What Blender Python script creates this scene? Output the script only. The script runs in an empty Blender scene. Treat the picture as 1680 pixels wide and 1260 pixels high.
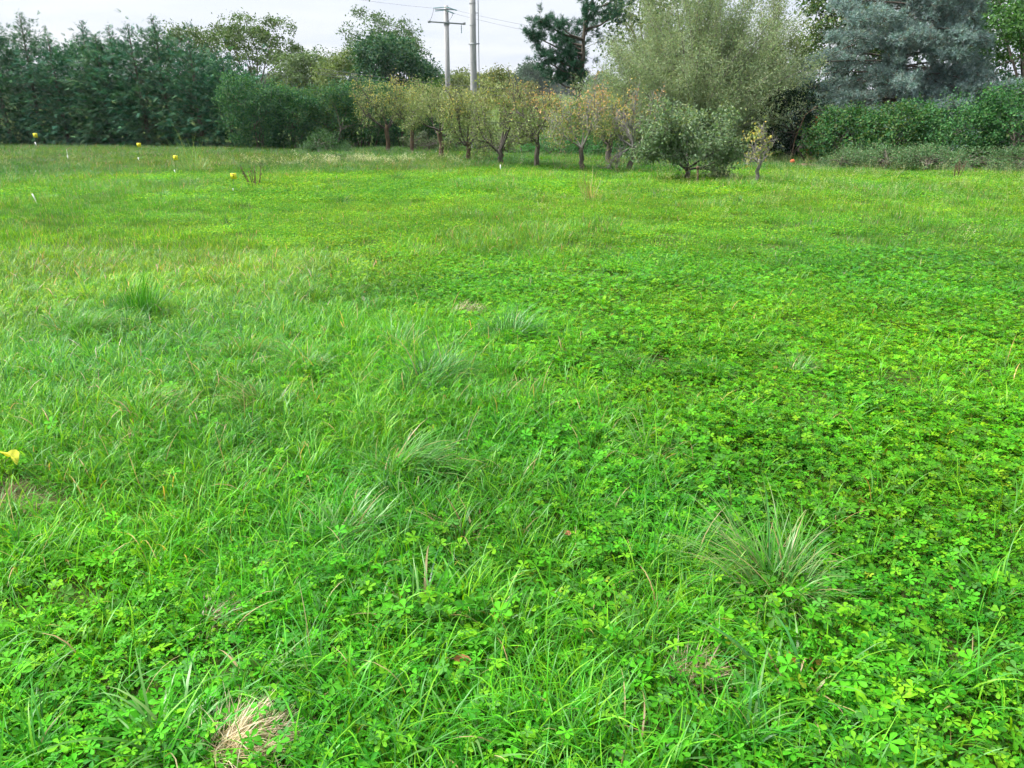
import bpy, math, random
import numpy as np
from mathutils import Vector

# ------------------------------------------------------------------ camera, sky, sun, exposure
scene = bpy.context.scene
col = scene.collection
CAM_H, FPX, PITCH = 1.60, 1269.0, math.radians(20.9)
cam = bpy.data.cameras.new("camera"); cam_o = bpy.data.objects.new("camera", cam); col.objects.link(cam_o)
cam.sensor_width = 36.0; cam.lens = 36.0 * FPX / 1680.0
cam.clip_start = 0.05; cam.clip_end = 6000
cam_o.location = (0, 0, CAM_H); cam_o.rotation_euler = (math.pi / 2 - PITCH, 0, 0)
scene.camera = cam_o

SUN_EL, SUN_AZ = math.radians(56), math.radians(-80)      # azimuth from +Y (ahead), negative = to the left
w = bpy.data.worlds.new("World"); scene.world = w; w.use_nodes = True
nt = w.node_tree; nt.nodes.clear()
def N(t, tree, **kw):
    n = tree.nodes.new(t)
    for k, v in kw.items(): setattr(n, k, v)
    return n
out = N('ShaderNodeOutputWorld', nt); bg = N('ShaderNodeBackground', nt); bg.inputs[1].default_value = 0.1
sky = N('ShaderNodeTexSky', nt, sky_type='NISHITA', sun_disc=False)
sky.sun_elevation = SUN_EL; sky.sun_rotation = SUN_AZ
tc = N('ShaderNodeTexCoord', nt); sep = N('ShaderNodeSeparateXYZ', nt)
nt.links.new(tc.outputs['Generated'], sep.inputs[0])
mz = N('ShaderNodeMath', nt, operation='MAXIMUM'); mz.inputs[1].default_value = 0.0
nt.links.new(sep.outputs[2], mz.inputs[0])
az = N('ShaderNodeMath', nt, operation='ADD'); az.inputs[1].default_value = 0.10
nt.links.new(mz.outputs[0], az.inputs[0])
dx = N('ShaderNodeMath', nt, operation='DIVIDE'); dy = N('ShaderNodeMath', nt, operation='DIVIDE')
nt.links.new(sep.outputs[0], dx.inputs[0]); nt.links.new(az.outputs[0], dx.inputs[1])
nt.links.new(sep.outputs[1], dy.inputs[0]); nt.links.new(az.outputs[0], dy.inputs[1])
cmb = N('ShaderNodeCombineXYZ', nt); nt.links.new(dx.outputs[0], cmb.inputs[0]); nt.links.new(dy.outputs[0], cmb.inputs[1])
nz = N('ShaderNodeTexNoise', nt); nz.inputs['Scale'].default_value = 0.55; nz.inputs['Detail'].default_value = 5
nz.inputs['Roughness'].default_value = 0.5; nz.inputs['Distortion'].default_value = 0.4
nt.links.new(cmb.outputs[0], nz.inputs['Vector'])
ramp = N('ShaderNodeValToRGB', nt)
ramp.color_ramp.elements[0].position = 0.36; ramp.color_ramp.elements[1].position = 0.62
ramp.color_ramp.elements[0].color = (3.7, 4.0, 4.7, 1); ramp.color_ramp.elements[1].color = (4.5, 4.65, 4.95, 1)
nt.links.new(nz.outputs['Fac'], ramp.inputs[0])
mixs = N('ShaderNodeMix', nt, data_type='RGBA'); mixs.inputs[0].default_value = 0.93
nt.links.new(sky.outputs[0], mixs.inputs[6]); nt.links.new(ramp.outputs[0], mixs.inputs[7])
nt.links.new(mixs.outputs[2], bg.inputs[0]); nt.links.new(bg.outputs[0], out.inputs[0])

sl = bpy.data.lights.new("sun", 'SUN'); sl.energy = 5.0; sl.angle = math.radians(30); sl.color = (1.0, 0.97, 0.91)
sun = bpy.data.objects.new("sun", sl); col.objects.link(sun)
sdir = Vector((math.sin(SUN_AZ) * math.cos(SUN_EL), math.cos(SUN_AZ) * math.cos(SUN_EL), math.sin(SUN_EL)))
sun.rotation_euler = sdir.to_track_quat('Z', 'Y').to_euler(); sun.location = sdir * 60

vs = scene.view_settings
vs.view_transform = 'Standard'; vs.look = 'None'; vs.gamma = 1.0; vs.use_curve_mapping = False; vs.exposure = 1.1
scene.cycles.use_denoising = True
scene.cycles.denoiser = 'OPENIMAGEDENOISE'
scene.cycles.max_bounces = 5; scene.cycles.diffuse_bounces = 3; scene.cycles.transmission_bounces = 4; scene.cycles.glossy_bounces = 2
scene.cycles.sample_clamp_indirect = 6
scene.cycles.use_adaptive_sampling = True; scene.cycles.adaptive_threshold = 0.035; scene.cycles.adaptive_min_samples = 24

# ------------------------------------------------------------------ geometry helpers
def vnoise(x, y, s, seed=0):
    x = np.asarray(x, float) * s; y = np.asarray(y, float) * s
    xi = np.floor(x).astype(np.int64); yi = np.floor(y).astype(np.int64); fx = x - xi; fy = y - yi
    fx = fx * fx * (3 - 2 * fx); fy = fy * fy * (3 - 2 * fy)
    def h(a, b):
        n = (a * 374761393 + b * 668265263 + seed * 974634777) & 0x7fffffff
        n = ((n ^ (n >> 13)) * 1274126177) & 0x7fffffff
        return ((n ^ (n >> 16)) & 0xffff) / 65535.0
    return (h(xi, yi) * (1 - fx) + h(xi + 1, yi) * fx) * (1 - fy) + (h(xi, yi + 1) * (1 - fx) + h(xi + 1, yi + 1) * fx) * fy

def ground_z(x, y):
    x = np.asarray(x, float); y = np.asarray(y, float)
    yc = np.clip(y, -40, 46)
    z = -0.035 * yc
    t = np.clip((y - 46) / 60, 0, 1); z = z - 1.0 * (t - t ** 3 / 3) * 1.0
    amp = np.clip(1 - np.abs(y - 20) / 90, 0, 1)
    z = z + amp * (0.10 * (vnoise(x, y, 0.22, 3) - 0.5) * np.clip(y / 8, 0.25, 1) + 0.05 * (vnoise(x, y, 0.9, 5) - 0.5))
    z = z - (amp * (0.05 * 0 + 0))
    return z
GZ0 = float(ground_z(0, 0))
def gz(x, y): return float(ground_z(x, y))

def at_ground(px, Y):
    """point on the ground at world depth Y under photo column px"""
    x = 0.0
    for _ in range(4):
        z = gz(x, Y)
        zc = Y * math.cos(PITCH) + (CAM_H - z) * math.sin(PITCH)
        x = (px - 840) / FPX * zc
    return Vector((x, Y, gz(x, Y)))
def gp(px, py):
    """ground point under a photo pixel"""
    a = math.atan((630 - py) / FPX) - PITCH
    lo, hi = 0.3, 400.0
    for _ in range(60):
        m = 0.5 * (lo + hi); p = at_ground(px, m)
        if CAM_H + m * math.tan(a) > p.z: lo = m
        else: hi = m
    return at_ground(px, lo)
def zat(py, Y): return CAM_H + Y * math.tan(math.atan((630 - py) / FPX) - PITCH)
def xat(px, Y, z):
    return (px - 840) / FPX * (Y * math.cos(PITCH) + (CAM_H - z) * math.sin(PITCH))

def norm(v): return v / (np.linalg.norm(v, axis=-1, keepdims=True) + 1e-9)

class MB:
    """collects vertices, triangles and per-vertex colours; build() links ONE mesh object"""
    def __init__(s): s.v = []; s.f = []; s.c = []; s.n = 0
    def add(s, v, f, c):
        v = np.asarray(v, np.float32).reshape(-1, 3); f = np.asarray(f, np.int64).reshape(-1, 3)
        c = np.asarray(c, np.float32)
        if c.ndim == 1: c = np.repeat(c[None, :3], len(v), 0)
        s.v.append(v); s.f.append(f + s.n); s.c.append(c[:, :3]); s.n += len(v)
    def mesh(s, name, mat, smooth=True):
        v = np.concatenate(s.v); f = np.concatenate(s.f).astype(np.int32); c = np.concatenate(s.c)
        me = bpy.data.meshes.new(name)
        me.vertices.add(len(v)); me.vertices.foreach_set('co', v.ravel())
        me.loops.add(f.size); me.loops.foreach_set('vertex_index', f.ravel())
        me.polygons.add(len(f)); me.polygons.foreach_set('loop_start', np.arange(0, f.size, 3, dtype=np.int32))
        me.polygons.foreach_set('loop_total', np.full(len(f), 3, np.int32))
        if smooth: me.polygons.foreach_set('use_smooth', np.ones(len(f), bool))
        a = me.color_attributes.new('col', 'FLOAT_COLOR', 'POINT')
        a.data.foreach_set('color', np.concatenate([c, np.ones((len(c), 1), np.float32)], 1).ravel().astype(np.float32))
        me.update(calc_edges=True); me.materials.append(mat)
        return me
    def build(s, name, mat, parent=None, smooth=True):
        o = bpy.data.objects.new(name, s.mesh(name, mat, smooth)); col.objects.link(o)
        if parent is not None: o.parent = parent
        return o

def place(mb, T, F, P, D, Nn, L, W, C):
    """instances of a small template: T (k,3) = along, across, up; P,D,Nn (n,3); L,W (n,)"""
    n = len(P); k = len(T)
    D = norm(D); S = norm(np.cross(D, Nn)); U = np.cross(S, D)
    L = np.broadcast_to(np.asarray(L, float), (n,)); W = np.broadcast_to(np.asarray(W, float), (n,))
    V = (P[:, None] + T[None, :, 0:1] * (D * L[:, None])[:, None] + T[None, :, 1:2] * (S * W[:, None])[:, None]
         + T[None, :, 2:3] * (U * L[:, None])[:, None])
    Fi = (np.asarray(F)[None] + (np.arange(n) * k)[:, None, None]).reshape(-1, 3)
    mb.add(V.reshape(-1, 3), Fi, np.repeat(C, k, 0))

T_LEAF = np.array([[0, 0, 0], [.42, .5, .10], [.42, -.5, .10], [1, 0, -.06]]); F_LEAF = [[0, 2, 3], [0, 3, 1]]
def _leaflet():
    T = [[0, 0, 0], [.30, .20, .06], [.30, 0, 0], [.30, -.20, .06], [.68, .46, .10], [.68, 0, .02], [.68, -.46, .10],
         [.92, .30, .03], [1.0, 0, -.03], [.92, -.30, .03]]
    F = [[0, 2, 1], [0, 3, 2], [1, 2, 5], [1, 5, 4], [2, 3, 6], [2, 6, 5], [4, 5, 8], [4, 8, 7], [5, 6, 9], [5, 9, 8]]
    return np.array(T), F
T_LFT, F_LFT = _leaflet()
def _frond(k=5):
    T = [[0, .02, 0], [0, -.02, 0], [1, 0, -.10]]; F = [[0, 1, 2]]
    for i in range(k):
        u = .08 + .80 * i / k; ln = .42 * (1 - .75 * i / k)
        for s in (1, -1):
            b = len(T)
            T += [[u, 0, -.10 * u * u], [u + .13, 0, -.10 * u * u], [u + .26 * (1 - .3 * i / k), s * ln, -.10 * u * u - .05]]
            F.append([b, b + 1, b + 2] if s < 0 else [b, b + 2, b + 1])
    return np.array(T), F
T_FRD, F_FRD = _frond(4)
def _tuft(n=9, spread=.6, wd=.035, seed=1):
    r = np.random.default_rng(seed); T = []; F = []
    for i in range(n):
        a = 2 * math.pi * i / n + r.uniform(-.3, .3); s = spread * r.uniform(.35, 1.0); u0 = r.uniform(0, .45)
        b = len(T); c, sn = math.cos(a), math.sin(a)
        T += [[u0, -sn * wd, c * wd], [u0, sn * wd, -c * wd], [u0 + r.uniform(.4, .6), c * s, sn * s]]
        F.append([b, b + 1, b + 2])
    return np.array(T), F
T_TUF, F_TUF = _tuft(7, .6, .045)
T_PIN, F_PIN = _tuft(10, .55, .028, 4)

def blades(mb, rng, P, az, L, W, th0, th1, C0, C1, seg=4):
    """curved tapering grass blades: az = lean azimuth, th0/th1 = tilt from vertical at root / tip"""
    n = len(P); hd = np.stack([np.cos(az), np.sin(az), np.zeros(n)], 1); sd = np.stack([-np.sin(az), np.cos(az), np.zeros(n)], 1)
    tw = rng.uniform(-.7, .7, n); side = norm(sd * np.cos(tw)[:, None] + hd * np.sin(tw)[:, None])
    p = P.copy(); V = []; Cc = []
    for i in range(seg + 1):
        t = i / seg
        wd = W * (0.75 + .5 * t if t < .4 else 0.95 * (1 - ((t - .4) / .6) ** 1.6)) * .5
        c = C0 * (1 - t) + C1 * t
        if i < seg:
            V += [p + side * wd[:, None], p - side * wd[:, None]]; Cc += [c, c]
            th = th0 + (th1 - th0) * ((t + .5 / seg) ** 1.3)
            p = p + (hd * np.sin(th)[:, None] + np.array([0, 0, 1.0]) * np.cos(th)[:, None]) * (L / seg)[:, None]
        else:
            V.append(p); Cc.append(c)
    V = np.stack(V, 1); Cc = np.stack(Cc, 1); k = 2 * seg + 1; F = []
    for i in range(seg - 1):
        a = 2 * i; F += [[a, a + 1, a + 3], [a, a + 3, a + 2]]
    a = 2 * (seg - 1); F.append([a, a + 1, a + 2])
    Fi = (np.array(F)[None] + (np.arange(n) * k)[:, None, None]).reshape(-1, 3)
    mb.add(V.reshape(-1, 3), Fi, Cc.reshape(-1, 3))

def tubes(mb, polys, color, sides=5):
    ang = np.arange(sides) * 2 * math.pi / sides; ca, sa = np.cos(ang), np.sin(ang)
    for pts, rad in polys:
        pts = np.asarray(pts, float); rad = np.asarray(rad, float); k = len(pts)
        t = norm(np.gradient(pts, axis=0)); ref = np.array([1., 0, 0]) if abs(t[0][2]) > .8 else np.array([0, 0, 1.])
        s = norm(np.cross(t, ref)); u = np.cross(s, t)
        V = pts[:, None] + rad[:, None, None] * (s[:, None] * ca[None, :, None] + u[:, None] * sa[None, :, None])
        F = []
        for i in range(k - 1):
            for j in range(sides):
                a = i * sides + j; b = i * sides + (j + 1) % sides
                F += [[a, b, b + sides], [a, b + sides, a + sides]]
        c0 = len(V.reshape(-1, 3)); V2 = np.concatenate([V.reshape(-1, 3), pts[-1:]])
        for j in range(sides): F.append([(k - 1) * sides + j, (k - 1) * sides + (j + 1) % sides, c0])
        mb.add(V2, F, np.asarray(color))

def pal(rng, n, colors, weights=None, var=.18):
    colors = np.asarray(colors, float); i = rng.choice(len(colors), n, p=None if weights is None else np.asarray(weights) / np.sum(weights))
    c = colors[i] * (1 + rng.normal(0, var, (n, 1))) * (1 + rng.normal(0, .05, (n, 3)))
    return np.clip(c, .002, .9)

# ------------------------------------------------------------------ materials
def leafmat(name, trans=.35, rough=.5, spec=.35, tint=False, glow=(1.35, 1.2, .4, 1)):
    m = bpy.data.materials.new(name); m.use_nodes = True; t = m.node_tree; t.nodes.clear()
    o = N('ShaderNodeOutputMaterial', t); p = N('ShaderNodeBsdfPrincipled', t); tr = N('ShaderNodeBsdfTranslucent', t); mx = N('ShaderNodeMixShader', t)
    a = N('ShaderNodeAttribute', t, attribute_name='col'); src = a.outputs['Color']
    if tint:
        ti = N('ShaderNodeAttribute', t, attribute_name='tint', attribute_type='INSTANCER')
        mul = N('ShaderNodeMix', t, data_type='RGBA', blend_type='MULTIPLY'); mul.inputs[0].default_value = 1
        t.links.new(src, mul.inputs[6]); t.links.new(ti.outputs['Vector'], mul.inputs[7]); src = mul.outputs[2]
    g = N('ShaderNodeMix', t, data_type='RGBA', blend_type='MULTIPLY'); g.inputs[0].default_value = 1; g.inputs[7].default_value = glow
    t.links.new(src, g.inputs[6]); t.links.new(g.outputs[2], tr.inputs[0])
    t.links.new(src, p.inputs['Base Color']); p.inputs['Roughness'].default_value = rough; p.inputs['Specular IOR Level'].default_value = spec
    mx.inputs[0].default_value = trans
    t.links.new(p.outputs[0], mx.inputs[1]); t.links.new(tr.outputs[0], mx.inputs[2]); t.links.new(mx.outputs[0], o.inputs[0])
    return m
M_GRASS = leafmat('grass_blade', .40, .42, .36, True)
M_FORB = leafmat('forb_leaf', .42, .6, .16, True)
M_LEAF = leafmat('leaf', .32, .6, .18, False, (1.05, 1.12, .65, 1))
M_NEEDLE = leafmat('needle', .15, .7, .10, False, (1.0, 1.1, .7, 1))
M_TUFT = leafmat('tussock_blade', .38, .40, .5)

def noisemat(name, c0, c1, scale, rough=.9, bump=.4, detail=6, stretch=(1, 1, 1), coord='Object', dist=.02):
    m = bpy.data.materials.new(name); m.use_nodes = True; t = m.node_tree; p = t.nodes['Principled BSDF']
    tcn = N('ShaderNodeTexCoord', t); mp = N('ShaderNodeMapping', t); mp.inputs['Scale'].default_value = stretch
    n1 = N('ShaderNodeTexNoise', t); n1.inputs['Scale'].default_value = scale; n1.inputs['Detail'].default_value = detail; n1.inputs['Roughness'].default_value = .65
    r = N('ShaderNodeValToRGB', t); r.color_ramp.elements[0].position = .32; r.color_ramp.elements[1].position = .68
    r.color_ramp.elements[0].color = (*c0, 1); r.color_ramp.elements[1].color = (*c1, 1)
    b = N('ShaderNodeBump', t); b.inputs['Strength'].default_value = bump; b.inputs['Distance'].default_value = dist
    t.links.new(tcn.outputs[coord], mp.inputs[0]); t.links.new(mp.outputs[0], n1.inputs['Vector']); t.links.new(n1.outputs['Fac'], r.inputs[0])
    t.links.new(r.outputs[0], p.inputs['Base Color']); t.links.new(n1.outputs['Fac'], b.inputs['Height']); t.links.new(b.outputs[0], p.inputs['Normal'])
    p.inputs['Roughness'].default_value = rough; p.inputs['Specular IOR Level'].default_value = .2
    return m
M_BARK = noisemat('bark', (.045, .038, .030), (.16, .14, .115), 14, stretch=(1, 1, .25))
M_BARKP = noisemat('bark_pale', (.10, .09, .075), (.30, .28, .25), 16, stretch=(1, 1, .3))
M_BARKR = noisemat('bark_rusty', (.055, .042, .032), (.20, .135, .085), 14, stretch=(1, 1, .25))
M_CONC = noisemat('pole_concrete', (.30, .30, .31), (.44, .44, .44), 6, stretch=(3, 3, .4), bump=.1)
M_METAL = noisemat('galvanised', (.20, .22, .23), (.34, .36, .37), 20, rough=.5, bump=.05)
M_WIRE = noisemat('wire', (.10, .10, .11), (.16, .16, .17), 20, rough=.6, bump=0)
M_GLASS = noisemat('insulator_glass', (.10, .22, .22), (.16, .30, .30), 8, rough=.2, bump=0)
M_YEL = noisemat('yellow_plastic', (.66, .62, .03), (.74, .70, .05), 30, rough=.45, bump=0)
M_INK = noisemat('ink', (.30, .20, .01), (.36, .26, .02), 30, rough=.6, bump=0)
M_WHT = noisemat('white_plastic', (.66, .67, .66), (.82, .83, .82), 25, rough=.45, bump=.05)
M_ORG = noisemat('orange_plastic', (.50, .11, .045), (.60, .15, .06), 20, rough=.5, bump=.05)
M_SOIL = noisemat('soil', (.05, .035, .022), (.17, .12, .08), 9, bump=.8)

def tag(o, label=None, cat=None, group=None, kind=None):
    if label: o['label'] = label
    if cat: o['category'] = cat
    if group: o['group'] = group
    if kind: o['kind'] = kind
    return o
def thing(name, label, cat, loc, group=None, rz=0.0):
    o = bpy.data.objects.new(name, None); col.objects.link(o); o.location = loc; o.rotation_euler = (0, 0, rz)
    o.empty_display_size = .2
    return tag(o, label, cat, group)

# ------------------------------------------------------------------ ground
def ground():
    ys = np.concatenate([np.arange(-6, 14, .20), np.arange(14, 60, .6), np.geomspace(60, 3000, 60)])
    xs = np.concatenate([-np.geomspace(3000, 40, 40), np.arange(-39, -6, .6), np.arange(-6, 6, .2), np.arange(6, 40, .6), np.geomspace(40, 3000, 40)])
    X, Y = np.meshgrid(xs, ys); Z = ground_z(X, Y); V = np.stack([X, Y, Z], -1).reshape(-1, 3)
    nx = len(xs); i = np.arange(len(ys) - 1)[:, None] * nx + np.arange(nx - 1)[None]; i = i.ravel()
    F = np.concatenate([np.stack([i, i + 1, i + nx + 1], 1), np.stack([i, i + nx + 1, i + nx], 1)])
    m = bpy.data.materials.new('meadow_ground'); m.use_nodes = True; t = m.node_tree; p = t.nodes['Principled BSDF']
    geo = N('ShaderNodeNewGeometry', t)
    n1 = N('ShaderNodeTexNoise', t); n1.inputs['Scale'].default_value = .35; n1.inputs['Detail'].default_value = 8; n1.inputs['Roughness'].default_value = .7
    n2 = N('ShaderNodeTexNoise', t); n2.inputs['Scale'].default_value = 9; n2.inputs['Detail'].default_value = 8; n2.inputs['Roughness'].default_value = .75
    r1 = N('ShaderNodeValToRGB', t); e = r1.color_ramp.elements
    e[0].position = .35; e[0].color = (.045, .085, .016, 1); e[1].position = .7; e[1].color = (.085, .15, .028, 1)
    r2 = N('ShaderNodeValToRGB', t); e = r2.color_ramp.elements
    e[0].position = .45; e[0].color = (0, 0, 0, 1); e[1].position = .62; e[1].color = (1, 1, 1, 1)
    mx = N('ShaderNodeMix', t, data_type='RGBA'); mx.inputs[7].default_value = (.075, .055, .030, 1)
    for n in (n1, n2): t.links.new(geo.outputs['Position'], n.inputs['Vector'])
    t.links.new(n1.outputs['Fac'], r1.inputs[0]); t.links.new(n2.outputs['Fac'], r2.inputs[0])
    ml = N('ShaderNodeMath', t, operation='MULTIPLY'); ml.inputs[1].default_value = .55
    t.links.new(r2.outputs[0], ml.inputs[0]); t.links.new(ml.outputs[0], mx.inputs[0]); t.links.new(r1.outputs[0], mx.inputs[6])
    t.links.new(mx.outputs[2], p.inputs['Base Color']); p.inputs['Roughness'].default_value = 1; p.inputs['Specular IOR Level'].default_value = .1
    b = N('ShaderNodeBump', t); b.inputs['Strength'].default_value = .8; b.inputs['Distance'].default_value = .03
    t.links.new(n2.outputs['Fac'], b.inputs['Height']); t.links.new(b.outputs[0], p.inputs['Normal'])
    mb = MB(); mb.add(V, F, np.array([.1, .1, .1])); o = mb.build('ground', m); tag(o, 'green meadow ground falling gently away to the hedges', None, None, 'structure')
ground()

# ------------------------------------------------------------------ meadow plants (clump prototypes, scattered over the field)
rngG = np.random.default_rng(7)
G_DK, G_MD, G_YL, G_BL = (.030, .200, .010), (.070, .325, .013), (.150, .405, .015), (.075, .275, .042)
STRAW = (.42, .34, .17)
def disc(rng, n, r): 
    a = rng.uniform(0, 2 * math.pi, n); q = r * np.sqrt(rng.uniform(0, 1, n)); return np.stack([q * np.cos(a), q * np.sin(a), np.zeros(n)], 1)

def cinquefoil_clump(seed, nleaf=17, R=.14, lsize=.029, hmin=.03, hmax=.125):
    rng = np.random.default_rng(seed); mb = MB()
    root = disc(rng, nleaf, R * .8); h = rng.uniform(hmin, hmax, nleaf)
    tip = root + np.concatenate([rng.normal(0, .03, (nleaf, 2)), h[:, None]], 1)
    tilt = norm(np.concatenate([rng.normal(0, .42, (nleaf, 2)), np.ones((nleaf, 1))], 1))
    C = pal(rng, nleaf, [G_DK, G_MD, G_YL, G_BL, (.30, .36, .03), (.26, .17, .04)], [3, 5, 2.4, 1.6, .15, .04], .16)
    s = np.repeat(lsize * rng.uniform(.55, 1.35, nleaf), 5)
    a = (rng.uniform(0, 6.28, nleaf)[:, None] + np.arange(5)[None] * 1.16 + rng.normal(0, .1, (nleaf, 5))).ravel()
    Nn = np.repeat(tilt, 5, 0); D = np.stack([np.cos(a), np.sin(a), rng.uniform(-.05, .35, 5 * nleaf)], 1)
    D = D - Nn * np.sum(D * Nn, 1, keepdims=True) * .8
    sh = np.tile(np.array([1, 1, .95, .7, .7]), nleaf)
    place(mb, T_LFT, F_LFT, np.repeat(tip, 5, 0), D, Nn, s * sh, s * sh * .56, np.repeat(C, 5, 0) * (1 + rng.normal(0, .06, (5 * nleaf, 1))))
    tubes(mb, [(np.array([root[i], (root[i] + tip[i]) / 2 + rng.normal(0, .006, 3), tip[i]]), np.array([.0014, .0012, .001])) for i in range(nleaf)], (.10, .17, .03), 3)
    return mb.mesh('cinquefoil', M_FORB)

def grass_clump(seed, n=26, R=.07, h=(.07, .17), wd=(.0022, .0042), curl=(.5, 1.6), straw=.06, seg=4, lean=None, bl=1.0):
    rng = np.random.default_rng(seed); mb = MB()
    P = disc(rng, n, R); az = np.arctan2(P[:, 1], P[:, 0]) + rng.normal(0, .9, n)
    if lean is not None: az = np.where(rng.random(n) < .35, lean + rng.normal(0, .8, n), az)
    L = rng.uniform(*h, n); W = rng.uniform(*wd, n)
    C = pal(rng, n, [G_DK, G_MD, G_YL, G_BL], [1.5, 5, 3, 2.5 * bl], .14)
    st = rng.random(n) < straw; C[st] = pal(rng, int(st.sum()), [STRAW, (.30, .26, .10)], None, .2)
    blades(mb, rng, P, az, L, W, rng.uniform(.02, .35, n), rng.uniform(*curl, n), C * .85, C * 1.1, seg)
    return mb.mesh('grass', M_GRASS)

def rosette(seed, n=8, size=.12, wide=.28):
    rng = np.random.default_rng(seed); mb = MB()
    for i in range(n):
        a = i * 2.4 + rng.normal(0, .2); L = size * rng.uniform(.6, 1.1); el = rng.uniform(.35, 1.1); seg = 5
        hd = np.array([math.cos(a), math.sin(a), 0]); sd = np.array([-math.sin(a), math.cos(a), 0]); p = np.zeros(3) + hd * .004
        V = []; c = pal(rng, 1, [G_MD, G_YL, G_DK], [3, 2, 1], .12)[0]
        for k in range(seg + 1):
            t = k / seg; wv = wide * L * math.sin(math.pi * min(1, t ** 1.3 * .93 + .06)) * .5
            V += [p + sd * wv + np.array([0, 0, wv * .35]), p, p - sd * wv + np.array([0, 0, wv * .35])]
            e = el - 1.3 * t * t; p = p + (hd * math.cos(e) + np.array([0, 0, 1]) * math.sin(e)) * L / seg
        F = []
        for k in range(seg):
            q = 3 * k
            for j in (0, 1): F += [[q + j, q + j + 1, q + j + 4], [q + j, q + j + 4, q + j + 3]]
        cc = np.repeat(c[None], len(V), 0); cc[1::3] *= 1.35
        mb.add(V, F, cc)
    return mb.mesh('rosette', M_FORB)

def mat_patch(seed, n=240, R=.30, s=.026, hmax=.09):
    """mid-distance low leafy mat: simple leaflets"""
    rng = np.random.default_rng(seed); mb = MB(); P = disc(rng, n, R); P[:, 2] = rng.uniform(.02, hmax, n)
    a = rng.uniform(0, 6.28, n); D = np.stack([np.cos(a), np.sin(a), rng.normal(.1, .25, n)], 1)
    Nn = norm(np.stack([rng.normal(0, .45, n), rng.normal(0, .45, n), np.ones(n)], 1))
    L = s * rng.uniform(.7, 1.5, n)
    place(mb, T_LEAF, F_LEAF, P, D, Nn, L, L * .75, pal(rng, n, [G_DK, G_MD, G_YL], [2, 5, 3], .15))
    return mb.mesh('leaf_mat', M_FORB)

def dry_stalks(seed, n=7):
    rng = np.random.default_rng(seed); mb = MB(); P = disc(rng, n, .15); az = rng.normal(.3, .7, n); L = rng.uniform(.35, .75, n)
    C = pal(rng, n, [(.38, .36, .20), (.30, .33, .15)], None, .15)
    blades(mb, rng, P, az, L, np.full(n, .0035), rng.uniform(0, .3, n), rng.uniform(.3, .9, n), C, C, 4)
    # seed heads along the last third of every stalk
    k = 10
    for i in range(n):
        th = .45; hd = np.array([math.cos(az[i]), math.sin(az[i]), 0])
        t = rng.uniform(.62, 1.0, k); Q = P[i] + np.outer(t * L[i], hd * math.sin(th) + np.array([0, 0, math.cos(th)])) + rng.normal(0, .012, (k, 3))
        place(mb, T_LEAF, F_LEAF, Q, hd + rng.normal(0, .5, (k, 3)) + [0, 0, .4], rng.normal(0, 1, (k, 3)), rng.uniform(.012, .022, k), np.full(k, .007), pal(rng, k, [(.55, .54, .40)], None, .1))
    return mb.mesh('dry_stalk', M_GRASS)

def flower_heads(seed, n=26):
    rng = np.random.default_rng(seed); mb = MB(); P = disc(rng, n, .22); L = rng.uniform(.16, .36, n); az = rng.uniform(0, 6.28, n)
    C = pal(rng, n, [(.10, .20, .05)], None, .15)
    blades(mb, rng, P, az, L, np.full(n, .004), rng.uniform(0, .2, n), rng.uniform(.1, .4, n), C, C, 3)
    k = 3; Q = np.repeat(P, k, 0) + np.stack([np.repeat(np.cos(az) * L * .2, k), np.repeat(np.sin(az) * L * .2, k), np.repeat(L * .95, k)], 1) + rng.normal(0, .018, (n * k, 3))
    place(mb, T_LEAF, F_LEAF, Q, rng.normal(0, 1, (n * k, 3)) * [1, 1, .3], [0, 0, 1.] + rng.normal(0, .3, (n * k, 3)), rng.uniform(.018, .032, n * k), rng.uniform(.014, .026, n * k), pal(rng, n * k, [(.66, .66, .58), (.40, .46, .28)], None, .1))
    return mb.mesh('white_flower', M_GRASS)

def proto_collection(name, meshes):
    c = bpy.data.collections.new(name)
    for i, me in enumerate(meshes):
        o = bpy.data.objects.new('%s_%02d' % (name, i), me); c.objects.link(o)
    return c

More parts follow.
